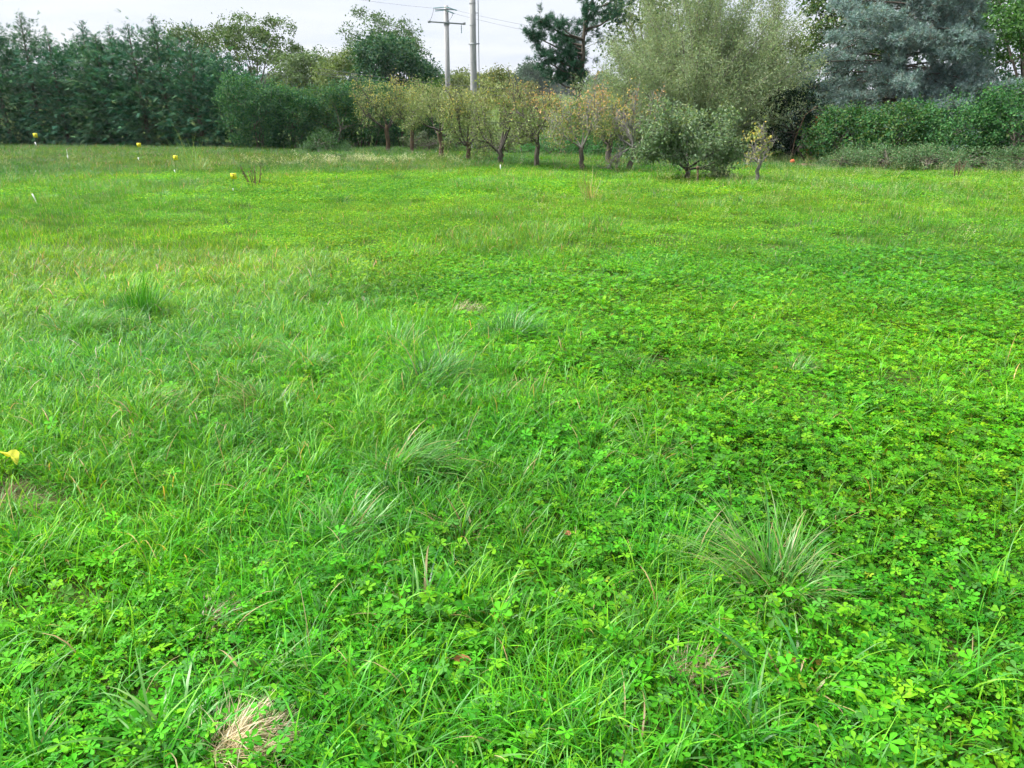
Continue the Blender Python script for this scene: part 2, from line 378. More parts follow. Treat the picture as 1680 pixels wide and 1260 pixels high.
def scatter(name, label, coll, P, rot, scl, idx, tint):
    """one 'stuff' object whose points carry the clumps as geometry-node instances"""
    me = bpy.data.meshes.new(name); n = len(P); me.vertices.add(n); me.vertices.foreach_set('co', np.asarray(P, np.float32).ravel())
    a = me.attributes.new('rot', 'FLOAT_VECTOR', 'POINT'); a.data.foreach_set('vector', np.asarray(rot, np.float32).ravel())
    a = me.attributes.new('scl', 'FLOAT', 'POINT'); a.data.foreach_set('value', np.asarray(scl, np.float32))
    a = me.attributes.new('idx', 'INT', 'POINT'); a.data.foreach_set('value', np.asarray(idx, np.int32))
    a = me.attributes.new('tint', 'FLOAT_VECTOR', 'POINT'); a.data.foreach_set('vector', np.asarray(tint, np.float32).ravel())
    o = bpy.data.objects.new(name, me); col.objects.link(o)
    g = bpy.data.node_groups.new(name + '_scatter', 'GeometryNodeTree')
    g.interface.new_socket('Geometry', in_out='INPUT', socket_type='NodeSocketGeometry'); g.interface.new_socket('Geometry', in_out='OUTPUT', socket_type='NodeSocketGeometry')
    gi = N('NodeGroupInput', g); go = N('NodeGroupOutput', g); ci = N('GeometryNodeCollectionInfo', g); ip = N('GeometryNodeInstanceOnPoints', g)
    ci.inputs['Collection'].default_value = coll; ci.inputs['Separate Children'].default_value = True; ci.inputs['Reset Children'].default_value = True
    def attr(nm, tp):
        q = N('GeometryNodeInputNamedAttribute', g, data_type=tp); q.inputs['Name'].default_value = nm; return q.outputs['Attribute']
    g.links.new(gi.outputs[0], ip.inputs['Points']); g.links.new(ci.outputs[0], ip.inputs['Instance']); ip.inputs['Pick Instance'].default_value = True
    g.links.new(attr('idx', 'INT'), ip.inputs['Instance Index']); g.links.new(attr('rot', 'FLOAT_VECTOR'), ip.inputs['Rotation']); g.links.new(attr('scl', 'FLOAT'), ip.inputs['Scale'])
    g.links.new(ip.outputs[0], go.inputs[0])
    md = o.modifiers.new('scatter', 'NODES'); md.node_group = g
    tag(o, label, None, None, 'stuff')
    return o

def field_points(rng, dens, y0, y1, side=.74, pad=1.3):
    xm = side * y1 + pad; n = int(dens * (y1 - y0) * 2 * xm); x = rng.uniform(-xm, xm, n); y = rng.uniform(y0, y1, n)
    k = np.abs(x) < side * y + pad; return x[k], y[k]
def smooth(a, b, x): t = np.clip((np.asarray(x, float) - a) / (b - a), 0, 1); return t * t * (3 - 2 * t)
def grassiness(x, y):
    """0 = creeping cinquefoil mat, 1 = long grass: long grass on the left, mat on the right"""
    wob = (vnoise(x, y, .55, 11) - .5) * 2.2 + (vnoise(x, y, 1.7, 12) - .5) * 1.2
    edge = np.interp(y, [0, 2, 4, 6, 9, 14, 20, 60], [-.1, .05, -.2, -1.4, -3.2, -6, -9, -40]) 
    g = np.clip(.5 - (x - edge + wob) / 1.4, .07, .94)
    corner = smooth(3.0, 2.0, y) * smooth(.2, -.6, x)          # leafy bottom-left corner
    return g * (1 - corner * (.35 + .55 * vnoise(x, y, 1.6, 13)))
def bare(x, y):
    return (vnoise(x, y, 1.3, 31) * .6 + vnoise(x, y, 3.7, 32) * .4)
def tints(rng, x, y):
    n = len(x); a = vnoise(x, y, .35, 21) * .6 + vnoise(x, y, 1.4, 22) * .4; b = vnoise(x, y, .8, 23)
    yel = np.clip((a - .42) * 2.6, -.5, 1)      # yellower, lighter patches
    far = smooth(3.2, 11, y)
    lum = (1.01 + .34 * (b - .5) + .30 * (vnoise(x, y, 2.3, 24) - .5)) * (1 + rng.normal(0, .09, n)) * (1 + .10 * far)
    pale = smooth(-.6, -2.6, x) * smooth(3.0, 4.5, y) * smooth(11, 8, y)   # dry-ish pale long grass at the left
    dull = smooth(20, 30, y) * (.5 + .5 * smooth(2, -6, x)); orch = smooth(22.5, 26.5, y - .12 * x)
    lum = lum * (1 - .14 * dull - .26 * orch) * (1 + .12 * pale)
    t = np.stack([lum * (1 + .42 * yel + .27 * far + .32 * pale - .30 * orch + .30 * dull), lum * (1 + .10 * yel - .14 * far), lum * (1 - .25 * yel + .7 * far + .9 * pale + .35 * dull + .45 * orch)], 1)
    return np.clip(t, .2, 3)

CINQ = proto_collection('cinquefoil_clump', [cinquefoil_clump(100 + i) for i in range(7)] + [cinquefoil_clump(120 + i, 20, .15, .022, .02, .07) for i in range(4)])
GRAS = proto_collection('grass_clump', [grass_clump(200 + i, 28, .07, (.07, .19), (.0025, .005), (.7, 2.1), .03, 5) for i in range(6)] + [grass_clump(220 + i, 24, .08, (.13, .29), (.003, .0064), (1.0, 2.5), .04, 6, 0.2, 1.8) for i in range(6)]
                        + [grass_clump(240 + i, 60, .20, (.06, .13), (.004, .007), (.3, 1.3), .04, 2) for i in range(4)]
                        + [grass_clump(260 + i, 70, .24, (.12, .26), (.005, .009), (.6, 1.7), .06, 3, 0.2, 1.5) for i in range(4)])
ROSE = proto_collection('dandelion_rosette', [rosette(300 + i) for i in range(4)] + [rosette(310 + i, 6, .10, .5) for i in range(2)])
MATS = proto_collection('leaf_mat_clump', [mat_patch(320 + i) for i in range(5)])
def thatch(seed, n=60, R=.13):
    rng = np.random.default_rng(seed); mb = MB(); P = disc(rng, n, R); P[:, 2] = rng.uniform(0, .03, n)
    C = pal(rng, n, [(.20, .16, .09), (.12, .09, .05), (.28, .23, .13)], None, .2)
    blades(mb, rng, P, rng.uniform(0, 6.28, n), rng.uniform(.05, .14, n), rng.uniform(.0015, .003, n), rng.uniform(1.1, 1.5, n), rng.uniform(1.4, 1.8, n), C, C, 2)
    return mb.mesh('thatch', M_GRASS)
THAT = proto_collection('thatch_clump', [thatch(350 + i) for i in range(3)])
STAL = proto_collection('dry_stalk_clump', [dry_stalks(330 + i) for i in range(4)])
FLOW = proto_collection('white_flower_clump', [flower_heads(340 + i) for i in range(3)])

def meadow():
    rng = np.random.default_rng(5)
    def fin(x, y, i0, i1, s0, s1, tilt=.12):
        n = len(x); P = np.stack([x, y, ground_z(x, y) - .004], 1)
        rot = np.stack([rng.normal(0, tilt, n), rng.normal(0, tilt, n), rng.uniform(0, 6.28, n)], 1)
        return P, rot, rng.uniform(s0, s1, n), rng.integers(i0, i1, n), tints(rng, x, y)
    def emit(name, label, coll, parts):
        scatter(name, label, coll, *[np.concatenate([p[k] for p in parts]) for k in range(5)])
    # creeping cinquefoil
    parts = []
    for dens, y0, y1, i0, i1, s in ((205, .7, 4.2, 0, 11, .92), (150, 4.2, 9.5, 0, 11, .82)):
        x, y = field_points(rng, dens, y0, y1); g = grassiness(x, y)
        k = (rng.random(len(x)) < np.clip(1.12 - g, .30, 1)) & (bare(x, y) > .13); q_ = list(fin(x[k], y[k], i0, i1, s * .7, s * 1.25)); q_[2] = q_[2] * (.75 + .36 * vnoise(x[k], y[k], .9, 91)); parts.append(tuple(q_))
    emit('creeping_cinquefoil', 'mat of creeping five-fingered cinquefoil leaves covering the near field', CINQ, parts)
    # leafy mat further off
    parts = []
    x, y = field_points(rng, 30, .7, 8); k = bare(x, y) > .15; q_ = fin(x[k], y[k], 0, 5, .45, .7, .05); q_[4][:] *= .85; parts.append(q_)
    for dens, y0, y1, s in ((14, 7.5, 16, .8), (10, 16, 30, 1.2), (4.5, 30, 47, 1.7)):
        x, y = field_points(rng, dens, y0, y1, .74, 2.5); g = grassiness(x, y)
        k = rng.random(len(x)) < np.clip(1.1 - g, .25, 1) * np.clip(.25 + 1.2 * vnoise(x, y, .30, 41), 0, 1); parts.append(fin(x[k], y[k], 0, 5, s * .7, s * 1.3, .05))
    emit('leafy_ground_cover', 'low leafy ground cover between the grass in the middle distance', MATS, parts)
    # grass
    parts = []
    for dens, y0, y1 in ((190, .7, 4.2), (120, 4.2, 9.5)):
        x, y = field_points(rng, dens, y0, y1); g = grassiness(x, y); r = rng.random(len(x)); bb = bare(x, y) > .13
        k = (r < g * .66 + .045) & bb; parts.append(fin(x[k], y[k], 0, 6, .7, 1.35))
        k2 = (r > 1 - np.clip(g - .10, 0, 1) * .50 - .02) & bb; parts.append(fin(x[k2], y[k2], 6, 12, .65, 1.15))
    for dens, y0, y1, s in ((34, 8.5, 18, 1.0), (17, 18, 30, 1.35), (10, 30, 48, 1.8)):
        x, y = field_points(rng, dens, y0, y1, .74, 2.5); g = grassiness(x, y); r = rng.random(len(x))
        lg = vnoise(x, y, .28, 51) * .6 + vnoise(x, y, .9, 52) * .4 + .35 * smooth(26, 31, y)
        k = r < .85 * np.clip(g + .45, 0, 1); parts.append(fin(x[k], y[k], 12, 16, s * .7, s * 1.2, .06))
        k = (r < .75) & (lg + .25 * g + rng.normal(0, .06, len(x)) > .72); parts.append(fin(x[k], y[k], 16, 20, s * .6, s * 1.0, .08))
    x, y = field_points(rng, 1.1, 9, 46, .74, 2.5); k = rng.random(len(x)) < .10 + .9 * smooth(.45, .8, vnoise(x, y, .35, 55)) * smooth(10, 20, y)
    q_ = list(fin(x[k], y[k], 16, 20, .5, 1.2, .1)); q_[2] = q_[2] * np.interp(y[k], [9, 30, 46], [.8, 1.15, 1.5]); q_[4] = q_[4] * rng.uniform(.55, .95, (len(q_[2]), 1)) * [.75, 1.0, 1.3]; parts.append(tuple(q_))
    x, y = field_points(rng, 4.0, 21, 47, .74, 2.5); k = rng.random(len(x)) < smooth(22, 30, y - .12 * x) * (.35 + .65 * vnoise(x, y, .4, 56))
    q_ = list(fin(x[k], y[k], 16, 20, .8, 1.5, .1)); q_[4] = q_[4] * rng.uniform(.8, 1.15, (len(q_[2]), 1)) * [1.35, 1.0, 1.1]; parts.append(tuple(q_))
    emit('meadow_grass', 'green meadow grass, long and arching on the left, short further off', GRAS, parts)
    # dead thatch showing in the thin spots
    x, y = field_points(rng, 60, .7, 9); k = (bare(x, y) < .19) | (rng.random(len(x)) < .03); pt = fin(x[k], y[k], 0, 3, .7, 1.3, .05)
    pt[4][:] = 1.0
    emit('dead_thatch', 'flattened dead brown thatch showing in thin spots of the near field', THAT, [pt])
    # rosettes
    x, y = field_points(rng, 7, .9, 9); k = rng.random(len(x)) < .35 + .5 * vnoise(x, y, .6, 61)
    emit('dandelion_leaves', 'scattered rosettes of broad dandelion and plantain leaves in the mat', ROSE, [fin(x[k], y[k], 0, 6, .7, 1.2, .1)])
    # dry seeding stalks, mostly far right
    x, y = field_points(rng, 1.6, 9, 31); wgt = 1.7 * smooth(1, 8, x) * smooth(11, 17, y) + .05 + .5 * smooth(20, 26, y) * smooth(-2, -5, x)
    k = rng.random(len(x)) < wgt * (.35 + vnoise(x, y, .5, 71)); parts = [fin(x[k], y[k], 0, 4, .6, 1.0, .12)]; parts[0][4][:] = (1.0, 1.1, .9)
    emit('seeding_grass_stalks', 'thin pale seeding grass stalks leaning over the far right of the field', STAL, parts)
    # pale flower heads before the orchard
    x, y = field_points(rng, 5, 22, 34); c = at_ground(560, 30)
    q = np.exp(-((x - c.x) / 2.6) ** 2 - ((y - 30.0) / 1.8) ** 2); k = rng.random(len(x)) < q * 1.4 * smooth(.30, .65, vnoise(x, y, 1.1, 81))
    emit('white_wildflowers', 'patch of small whitish wildflowers in front of the leftmost fruit trees', FLOW, [fin(x[k], y[k], 0, 3, .8, 1.3, .1)[:4] + (np.ones((int(k.sum()), 3)),)])
meadow()

# ------------------------------------------------------------------ trees and shrubs
def grow(rng, polys, ends, p, d, L, r, level, spread, up, kids, maxl, shrink=.62, wob=.12, n=5):
    """recursive limbs: polys = (points, radii); ends = (point, direction, level) along the outer shoots"""
    pts = [np.array(p, float)]; d = np.array(d, float); d /= np.linalg.norm(d)
    for i in range(n - 1):
        d = d + rng.normal(0, wob, 3) + np.array([0, 0, up]); d /= np.linalg.norm(d); pts.append(pts[-1] + d * L / (n - 1))
    pts = np.array(pts); rad = r * np.linspace(1, .55, n); polys.append((pts, rad))
    if level >= maxl - 1:
        for t in np.linspace(.15, 1, 6):
            i = min(int(t * (n - 1)), n - 2); f = t * (n - 1) - i; ends.append((pts[i] * (1 - f) + pts[i + 1] * f, d, level))
    if level < maxl:
        k = kids[level] if level < len(kids) else kids[-1]
        for j in range(k):
            t = rng.uniform(.35, 1.0) if j else 1.0
            i = min(int(t * (n - 1)), n - 2); f = t * (n - 1) - i; q = pts[i] * (1 - f) + pts[i + 1] * f
            a = rng.normal(0, 1, 3); a -= d * a.dot(d); a /= np.linalg.norm(a) + 1e-6
            nd = d * math.cos(spread) + a * math.sin(spread) * rng.uniform(.7, 1.2)
            grow(rng, polys, ends, q, nd, L * shrink * rng.uniform(.75, 1.25), r * .55 * (1 - .25 * t), level + 1, spread, up, kids, maxl, shrink, wob, max(3, n - 1))

def leaves_on(mb, rng, ends, per, L, asp, jit, colf, upb=.6):
    E = np.array([e[0] for e in ends]); P = np.repeat(E, per, 0); n = len(P); P = P + rng.normal(0, jit, (n, 3))
    D = rng.normal(0, 1, (n, 3)); D[:, 2] -= .3; Nn = rng.normal(0, .7, (n, 3)); Nn[:, 2] += upb
    ln = L * rng.uniform(.7, 1.3, n)
    place(mb, T_LEAF, F_LEAF, P, D, Nn, ln, ln * asp, colf(P, n))

def fruit_tree(label, px, py, h, wdt, th, tr, pals, dens=1.0, lean=(0, 0), seed=0, bark=M_BARK, twig_c=(.12, .11, .10), bare_top=0.0, name='fruit_tree', leafL=.075, kids=(4, 4, 4), limbs=5, at=None, up=.03, fill=1.0):
    rng = np.random.default_rng(seed); b = at if at is not None else gp(px, py)
    t = thing(name, label, 'tree', b, 'fruit trees of the old orchard')
    mbt = MB(); top = np.array([lean[0] * th, lean[1] * th, th])
    n = 7; pts = np.array([top * (i / (n - 1)) + (rng.normal(0, .02, 3) * (i > 0)) for i in range(n)]); pts[0, 2] = -.15
    rad = tr * np.interp(np.linspace(0, 1, n), [0, .15, .6, 1], [1.45, 1.05, .9, .95]); tubes(mbt, [(pts, rad)], (.1, .1, .1), 9); mbt.build('trunk', bark, t)
    polys = []; ends = []
    for i in range(limbs):
        a = 6.28 * i / limbs + rng.normal(0, .3); el = rng.uniform(.15, 1.0)
        d = np.array([math.cos(a) * math.cos(el), math.sin(a) * math.cos(el), math.sin(el)])
        start = pts[-1] if rng.random() < .6 else pts[-2]
        grow(rng, polys, ends, start, d, (h - th) * .52 * rng.uniform(.8, 1.15), tr * .45, 0, .62, up, kids, 2)
    # fit to crown size
    E = np.array([e[0] for e in ends]); sx = wdt / 2 / np.percentile(np.linalg.norm(E[:, :2] - top[:2], axis=1), 94); sz = (h - th) / max(.3, np.percentile(E[:, 2], 98) - th)
    def fit(P): P = np.array(P, float); P[..., :2] = top[:2] + (P[..., :2] - top[:2]) * sx; P[..., 2] = np.where(P[..., 2] > th * .85, th + (P[..., 2] - th) * sz, P[..., 2]); return P
    polys = [(fit(p), r) for p, r in polys]; ends = [(fit(e[0]), e[1], e[2]) for e in ends]
    mbb = MB(); tubes(mbb, polys, np.array(twig_c), 4)
    # fine twigs
    tw = []
    for e in ends[::2]:
        q = e[0]; d = rng.normal(0, .6, 3) + [0, 0, .7]; d /= np.linalg.norm(d); l = rng.uniform(.12, .3); tw.append((np.array([q, q + d * l * .5 + rng.normal(0, .015, 3), q + d * l]), np.array([.007, .005, .003])))
    tubes(mbb, tw, np.array(twig_c), 3)
    mbb.build('branches', M_TWIG if twig_c[0] < .18 else M_TWIGP, t)
    lo, hi = pals
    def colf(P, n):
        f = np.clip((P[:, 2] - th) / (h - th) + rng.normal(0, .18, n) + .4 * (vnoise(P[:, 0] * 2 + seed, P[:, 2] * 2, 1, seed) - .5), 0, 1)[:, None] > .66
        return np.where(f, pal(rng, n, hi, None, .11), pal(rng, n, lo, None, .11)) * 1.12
    ee = [e for e in ends if rng.random() > bare_top]
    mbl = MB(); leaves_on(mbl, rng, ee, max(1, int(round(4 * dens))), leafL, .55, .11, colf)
    cz = (h + th) / 2; lob = [((top[0], top[1], cz), (wdt * .46, wdt * .46, (h - th) * .5))]
    for q in range(6):
        a = rng.uniform(0, 6.28); lob.append(((top[0] + math.cos(a) * wdt * .26, top[1] + math.sin(a) * wdt * .26, cz + rng.uniform(-.34, .34) * (h - th)), (wdt * .24, wdt * .24, (h - th) * .26)))
    C, O = clumps(rng, lob, int(300 * max(dens, .45) * fill), (.35, 1.06), th * .75, .75)
    Pc = np.repeat(C, 14, 0) + rng.normal(0, .085, (len(C) * 14, 3)); n = len(Pc); ln = leafL * rng.uniform(.7, 1.3, n)
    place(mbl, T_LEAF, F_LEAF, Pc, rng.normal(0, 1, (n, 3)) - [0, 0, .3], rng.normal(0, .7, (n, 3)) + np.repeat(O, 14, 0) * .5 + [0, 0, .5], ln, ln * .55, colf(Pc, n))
    mbl.build('crown', M_LEAF, t)
    return t
M_TWIG = noisemat('twig', (.05, .045, .04), (.14, .125, .11), 20, bump=.2)
M_TWIGP = noisemat('twig_pale', (.15, .14, .13), (.30, .28, .265), 20, bump=.2)

def clumps(rng, lobes, ncl, shell=(.72, 1.02), zmin=-9, under=.45):
    """clump centres and outward directions on the uneven surface of overlapping lobes"""
    C = []; O = []
    vol = np.array([r[0] * r[1] + r[0] * r[2] + r[1] * r[2] for _, r in lobes]); vol = vol / vol.sum()
    for (c, r), v in zip(lobes, vol):
        n = max(4, int(ncl * v)); d = norm(rng.normal(0, 1, (n, 3))); k = (d[:, 2] > -under); d = d[k]; n = len(d)
        q = np.array(c) + d * np.array(r) * rng.uniform(*shell, (n, 1)); C.append(q); O.append(d)
    C = np.concatenate(C); O = np.concatenate(O)
    inside = np.zeros(len(C), bool)
    for c, r in lobes: inside |= (np.sum(((C - np.array(c)) / np.array(r)) ** 2, 1) < .42)
    k = (~inside | (rng.random(len(C)) < .15)) & (C[:, 2] > zmin)
    return C[k], O[k]

def leafy(mb, rng, C, O, per, rad, L, asp, colors, wts=None, var=.16, flat=.6, droop=.2, clvar=.14):
    n = len(C) * per; P = np.repeat(C, per, 0); Or = np.repeat(O, per, 0)
    rr = np.repeat(rng.uniform(.6, 1.35, len(C)) * rad, per)[:, None]
    P = P + rng.normal(0, 1, (n, 3)) * rr * [1, 1, flat]
    Nn = Or * .7 + rng.normal(0, .55, (n, 3)) + [0, 0, .55]; D = Or * .5 + rng.normal(0, .8, (n, 3)) - [0, 0, droop]
    ln = L * rng.uniform(.65, 1.35, n); c = pal(rng, n, colors, wts, var) * np.repeat(1 + rng.normal(0, clvar, (len(C), 1)), per, 0)
    place(mb, T_LEAF, F_LEAF, P, D, Nn, ln, ln * asp, np.clip(c, .003, .9))

def limb_set(mb, rng, base_r, h0, C, k, sides=4, color=(.1, .1, .1), start=None):
    """limbs from the trunk top out to some of the clumps"""
    s = np.array([0, 0, h0]) if start is None else np.array(start); polys = []
    for i in rng.choice(len(C), min(k, len(C)), replace=False):
        e = C[i]; m = (s + e) / 2 + rng.normal(0, .12, 3) * np.linalg.norm(e - s) * .5; m[2] += .08 * np.linalg.norm(e - s)
        m1 = (s + m) / 2 + [0, 0, .04]; r = base_r * rng.uniform(.4, .9); polys.append((np.array([s, m1, m, (m + e) / 2, e]), r * np.array([1, .8, .6, .4, .15])))
    tubes(mb, polys, np.array(color), sides)

def broadleaf(name, label, base, lobes, th, tr, ncl, per, rad, L, asp, colors, wts=None, group=None, seed=0, cat='tree', limbs=26, bark=M_BARK, under=.45, flat=.6, shell=(.72, 1.02), mat=M_LEAF, zmin=-9, stems=1, clvar=.14):
    rng = np.random.default_rng(seed); t = thing(name, label, cat, base, group)
    tops = []
    for k in range(stems):
        o = np.array([0, 0, 0.]) if stems == 1 else np.append(rng.normal(0, .25, 2), 0); tp = o * 1.8 + np.array([rng.normal(0, .06) * th, rng.normal(0, .06) * th, th])
        pts = np.array([o + (tp - o) * u + (rng.normal(0, .03, 3) if 0 < u < 1 else 0) for u in np.linspace(0, 1, 6)]); pts[0, 2] = -.2
        mbt = MB(); tubes(mbt, [(pts, tr * np.array([1.3, 1.0, .9, .85, .8, .7]))], (.1, .1, .1), 8); tops.append(tp)
        mbt.build('trunk' if stems == 1 else 'stem', bark, t)
    C, O = clumps(rng, lobes, ncl, shell, zmin, under)
    mbb = MB()
    for tp in tops: limb_set(mbb, rng, tr * .6, th, C, max(4, limbs // stems), start=tp)
    mbb.build('branches', bark, t)
    mbl = MB(); leafy(mbl, rng, C, O, per, rad, L, asp, colors, wts, .16, flat, .2, clvar)
    mbl.build('crown', mat, t); return t

def conifer(label, base, H, R, seed, tip=True, greens=None, group='tall conifers of the left hedge'):
    """cypress-like hedge conifer: ascending branches with feathery flat sprays and a thin leader"""
    rng = np.random.default_rng(seed); t = thing('hedge_conifer', label, 'conifer', base, group)
    mbt = MB(); lean = rng.normal(0, .02, 2); hs = np.linspace(-.2, H * .98, 8)
    tubes(mbt, [(np.stack([lean[0] * hs, lean[1] * hs, hs], 1), np.interp(hs, [0, H], [.13, .012]))], (.1, .1, .1), 7); mbt.build('trunk', M_BARK, t)
    P = []; D = []; Nn = []; L = []; C = []; polys = []
    g0 = np.array(greens if greens is not None else [(.028, .085, .040), (.040, .105, .050), (.055, .120, .045)])
    nb = int(64 * H)
    for i in range(nb):
        u = (i + rng.random()) / nb; z = H * (u ** 1.15) * .97 + .10; u = z / H
        body = np.interp(u, [0, .12, .43, .60, .71, .79, .91, 1], [.95, 1.05, 1, .88, .54, .20, .105, .03]) * R * rng.uniform(.65, 1.15)
        a = rng.uniform(0, 6.28); el = np.interp(u, [0, .3, 1], [.1, .55, .95]) + rng.normal(0, .15)
        d = np.array([math.cos(a) * math.cos(el), math.sin(a) * math.cos(el), math.sin(el)]); m = 5; q = np.array([lean[0] * z, lean[1] * z, z]); pts = [q]
        for j in range(m - 1): d = d + [0, 0, -.06 - .05 * j]; d /= np.linalg.norm(d); q = q + d * body / (m - 1) / max(.45, math.cos(el)); pts.append(q)
        pts = np.array(pts)
        if i % 6 == 0: polys.append((pts, np.linspace(.018, .005, m)))
        nf = max(3, int(10 * body / R + 3))
        for j in range(nf):
            f = rng.uniform(.28, 1.0) if j else .97; k = min(int(f * (m - 1)), m - 2); s = f * (m - 1) - k; p = pts[k] * (1 - s) + pts[k + 1] * s
            dd = norm(pts[k + 1] - pts[k]) + rng.normal(0, .42, 3); P.append(p + rng.normal(0, .05, 3)); D.append(dd); Nn.append(rng.normal(0, .5, 3) + [0, 0, .8]); L.append(rng.uniform(.19, .37) * np.interp(u, [0, .75, .88, 1], [1.15, 1, .6, .38]))
            C.append(g0[rng.integers(len(g0))] * rng.uniform(.8, 1.25) * (1 + .25 * (f > .9)) * (1 if rng.random() > .035 else 2.2))
    mbb = MB(); tubes(mbb, polys, (.1, .1, .1), 3); mbb.build('branches', M_BARK, t)
    mbl = MB(); L = np.array(L); place(mbl, T_FRD, F_FRD, np.array(P), np.array(D), np.array(Nn), L, L * 1.0, np.array(C)); mbl.build('crown', M_NEEDLE, t)
    return t

# -- left conifer hedge (photo column, top row)
CONI = [(-95, 18, 1.9), (-40, 30, 1.8), (20, 10, 1.7), (72, 12, 1.7), (113, 40, 1.6), (165, 30, 1.55), (185, 32, 1.5), (210, 34, 1.6), (248, 32, 1.7), (286, 24, 1.75), (335, 62, 1.7), (385, 96, 1.6)]
CLAB = ['tall conifer of the left hedge cut off by the left picture edge, outermost', 'conifer of the left hedge just beyond the left picture edge',
        'tall dark hedge conifer with a pointed top nearest the left picture edge', 'tall hedge conifer with a thin forked top, second pointed top from the left edge',
        'lower hedge conifer behind the leftmost yellow label, third pointed top from the left', 'hedge conifer with a spire left of the second yellow label',
        'slim hedge conifer squeezed between two others behind the second yellow label', 'dark hedge conifer directly behind the yellow label at the hedge foot',
        'dark hedge conifer with a lone spire behind the third yellow label', 'hedge conifer with the tallest spire at the right of the dark row',
        'lower bushy hedge conifer left of the oak-like tree, next to last in the row', 'shortest hedge conifer, last of the row where it slopes down to the shrubs']
for i, (px, ty, R) in enumerate(CONI):
    Y = np.interp(px, [-95, 100, 400], [50.0, 48.0, 43.0]) + (0.5 if i % 2 else -.4); b = at_ground(px, Y); ty += (4, 12, 4, 6, 16, 3, 24, 9, 8, 2, 0, 0)[i]
    conifer(CLAB[i], b, zat(ty, Y) - b.z, R * 1.14, 400 + i, greens=[(.032, .110, .070), (.043, .134, .082), (.066, .158, .074)] if i % 3 else [(.038, .112, .064), (.060, .145, .070), (.088, .172, .080)])

GR_LAUR = [(.032, .112, .058), (.047, .143, .060), (.086, .20, .064)]
GR_OLIV = [(.12, .17, .055), (.16, .20, .065), (.09, .14, .045)]
def shrub_lobes(rng, w_, d_, h_, n=7):
    L = [((0, 0, h_ * .45), (w_ * .42, d_ * .45, h_ * .5))]
    for i in range(n):
        a = rng.uniform(0, 6.28); q = rng.uniform(.25, .5); s = rng.uniform(.28, .45)
        L.append(((math.cos(a) * w_ * q * .75, math.sin(a) * d_ * q * .75, h_ * rng.uniform(.2, .78)), (w_ * s * .6, d_ * s * .6, h_ * s * .7)))
    return L
def shrub(name, label, px, Y, ty, wpx, dep, colors, ncl=260, per=60, rad=.20, L=.11, asp=.5, wts=None, seed=0, group=None, cat='shrub', clvar=.14, stems=4):
    b = at_ground(px, Y); h = zat(ty, Y) - b.z; wm = wpx / FPX * Y; rng = np.random.default_rng(seed + 9000)
    return broadleaf(name, label, b, shrub_lobes(rng, wm, dep, h), h * .35, .05, ncl, per, rad, L, asp, colors, wts, group, seed, cat, 24, M_BARK, .8, .7, (.7, 1.05), M_LEAF, .03, stems, clvar)

HG = 'broadleaf shrubs of the hedge behind the orchard'
shrub('hedge_shrub', 'dark glossy hedge shrub directly right of the last conifer', 425, 40.6, 128, 110, 2.2, GR_LAUR, seed=1, group=HG)
shrub('hedge_shrub', 'dark hedge shrub behind the low bush, its top edge pale', 482, 41.2, 140, 110, 2.2, GR_LAUR, seed=2, group=HG)
shrub('hedge_shrub', 'hedge shrub with yellow-green top right behind the low rounded bush', 540, 42.0, 142, 110, 2.2, GR_LAUR + [(.11, .18, .04)], seed=3, group=HG)
shrub('hedge_shrub', 'dense dark green hedge shrub just left of the leftmost fruit tree', 600, 43.0, 128, 120, 2.4, GR_LAUR, seed=4, group=HG)
shrub('hedge_shrub', 'dark hedge shrub in the shade behind the two leftmost fruit trees', 665, 43.5, 142, 110, 2.2, GR_LAUR, seed=5, group=HG)
shrub('hedge_shrub', 'bright green shrub top showing above the leftmost fruit trees by the thinner pole', 705, 45, 128, 90, 2.0, [(.07, .16, .035), (.10, .20, .045)], seed=6, group=HG)
shrub('low_bush', 'low rounded green bush at the hedge foot left of the orchard', 538, 37.2, 214, 78, 1.8, [(.055, .13, .055), (.075, .16, .06)], 120, 50, .13, .08, .4, seed=7, cat='bush')
# undergrowth behind the fruit trees
UG = 'undergrowth behind the orchard'
UL = ['greyish bramble clump behind the third fruit tree from the left', 'leafy green undergrowth clump behind the fourth fruit tree from the left', 'brownish twiggy bramble clump behind the middle fruit trees',
      'green nettle clump between the orange-topped fruit trees', 'bright green weed clump behind the grey bare-twigged fruit tree', 'bright green weed clump left of the apple tree trunk']
for i, (px, Y, ty, wpx, cl) in enumerate([(705, 40.5, 212, 90, [(.10, .14, .08), (.13, .17, .09)]), (765, 39, 208, 90, [(.08, .16, .06), (.10, .18, .07)]), (842, 37.5, 208, 90, [(.14, .14, .09), (.10, .14, .07)]),
                                          (910, 35, 222, 100, [(.06, .19, .07), (.08, .22, .07)]), (985, 34, 228, 100, [(.05, .17, .05), (.07, .20, .06)]), (1075, 33, 240, 120, [(.045, .19, .07), (.06, .22, .075)])]):
    shrub('undergrowth_clump', UL[i], px, Y, ty, wpx, 1.8, cl, 110, 46, .14, .085, .5, seed=20 + i, group=UG, cat='undergrowth')

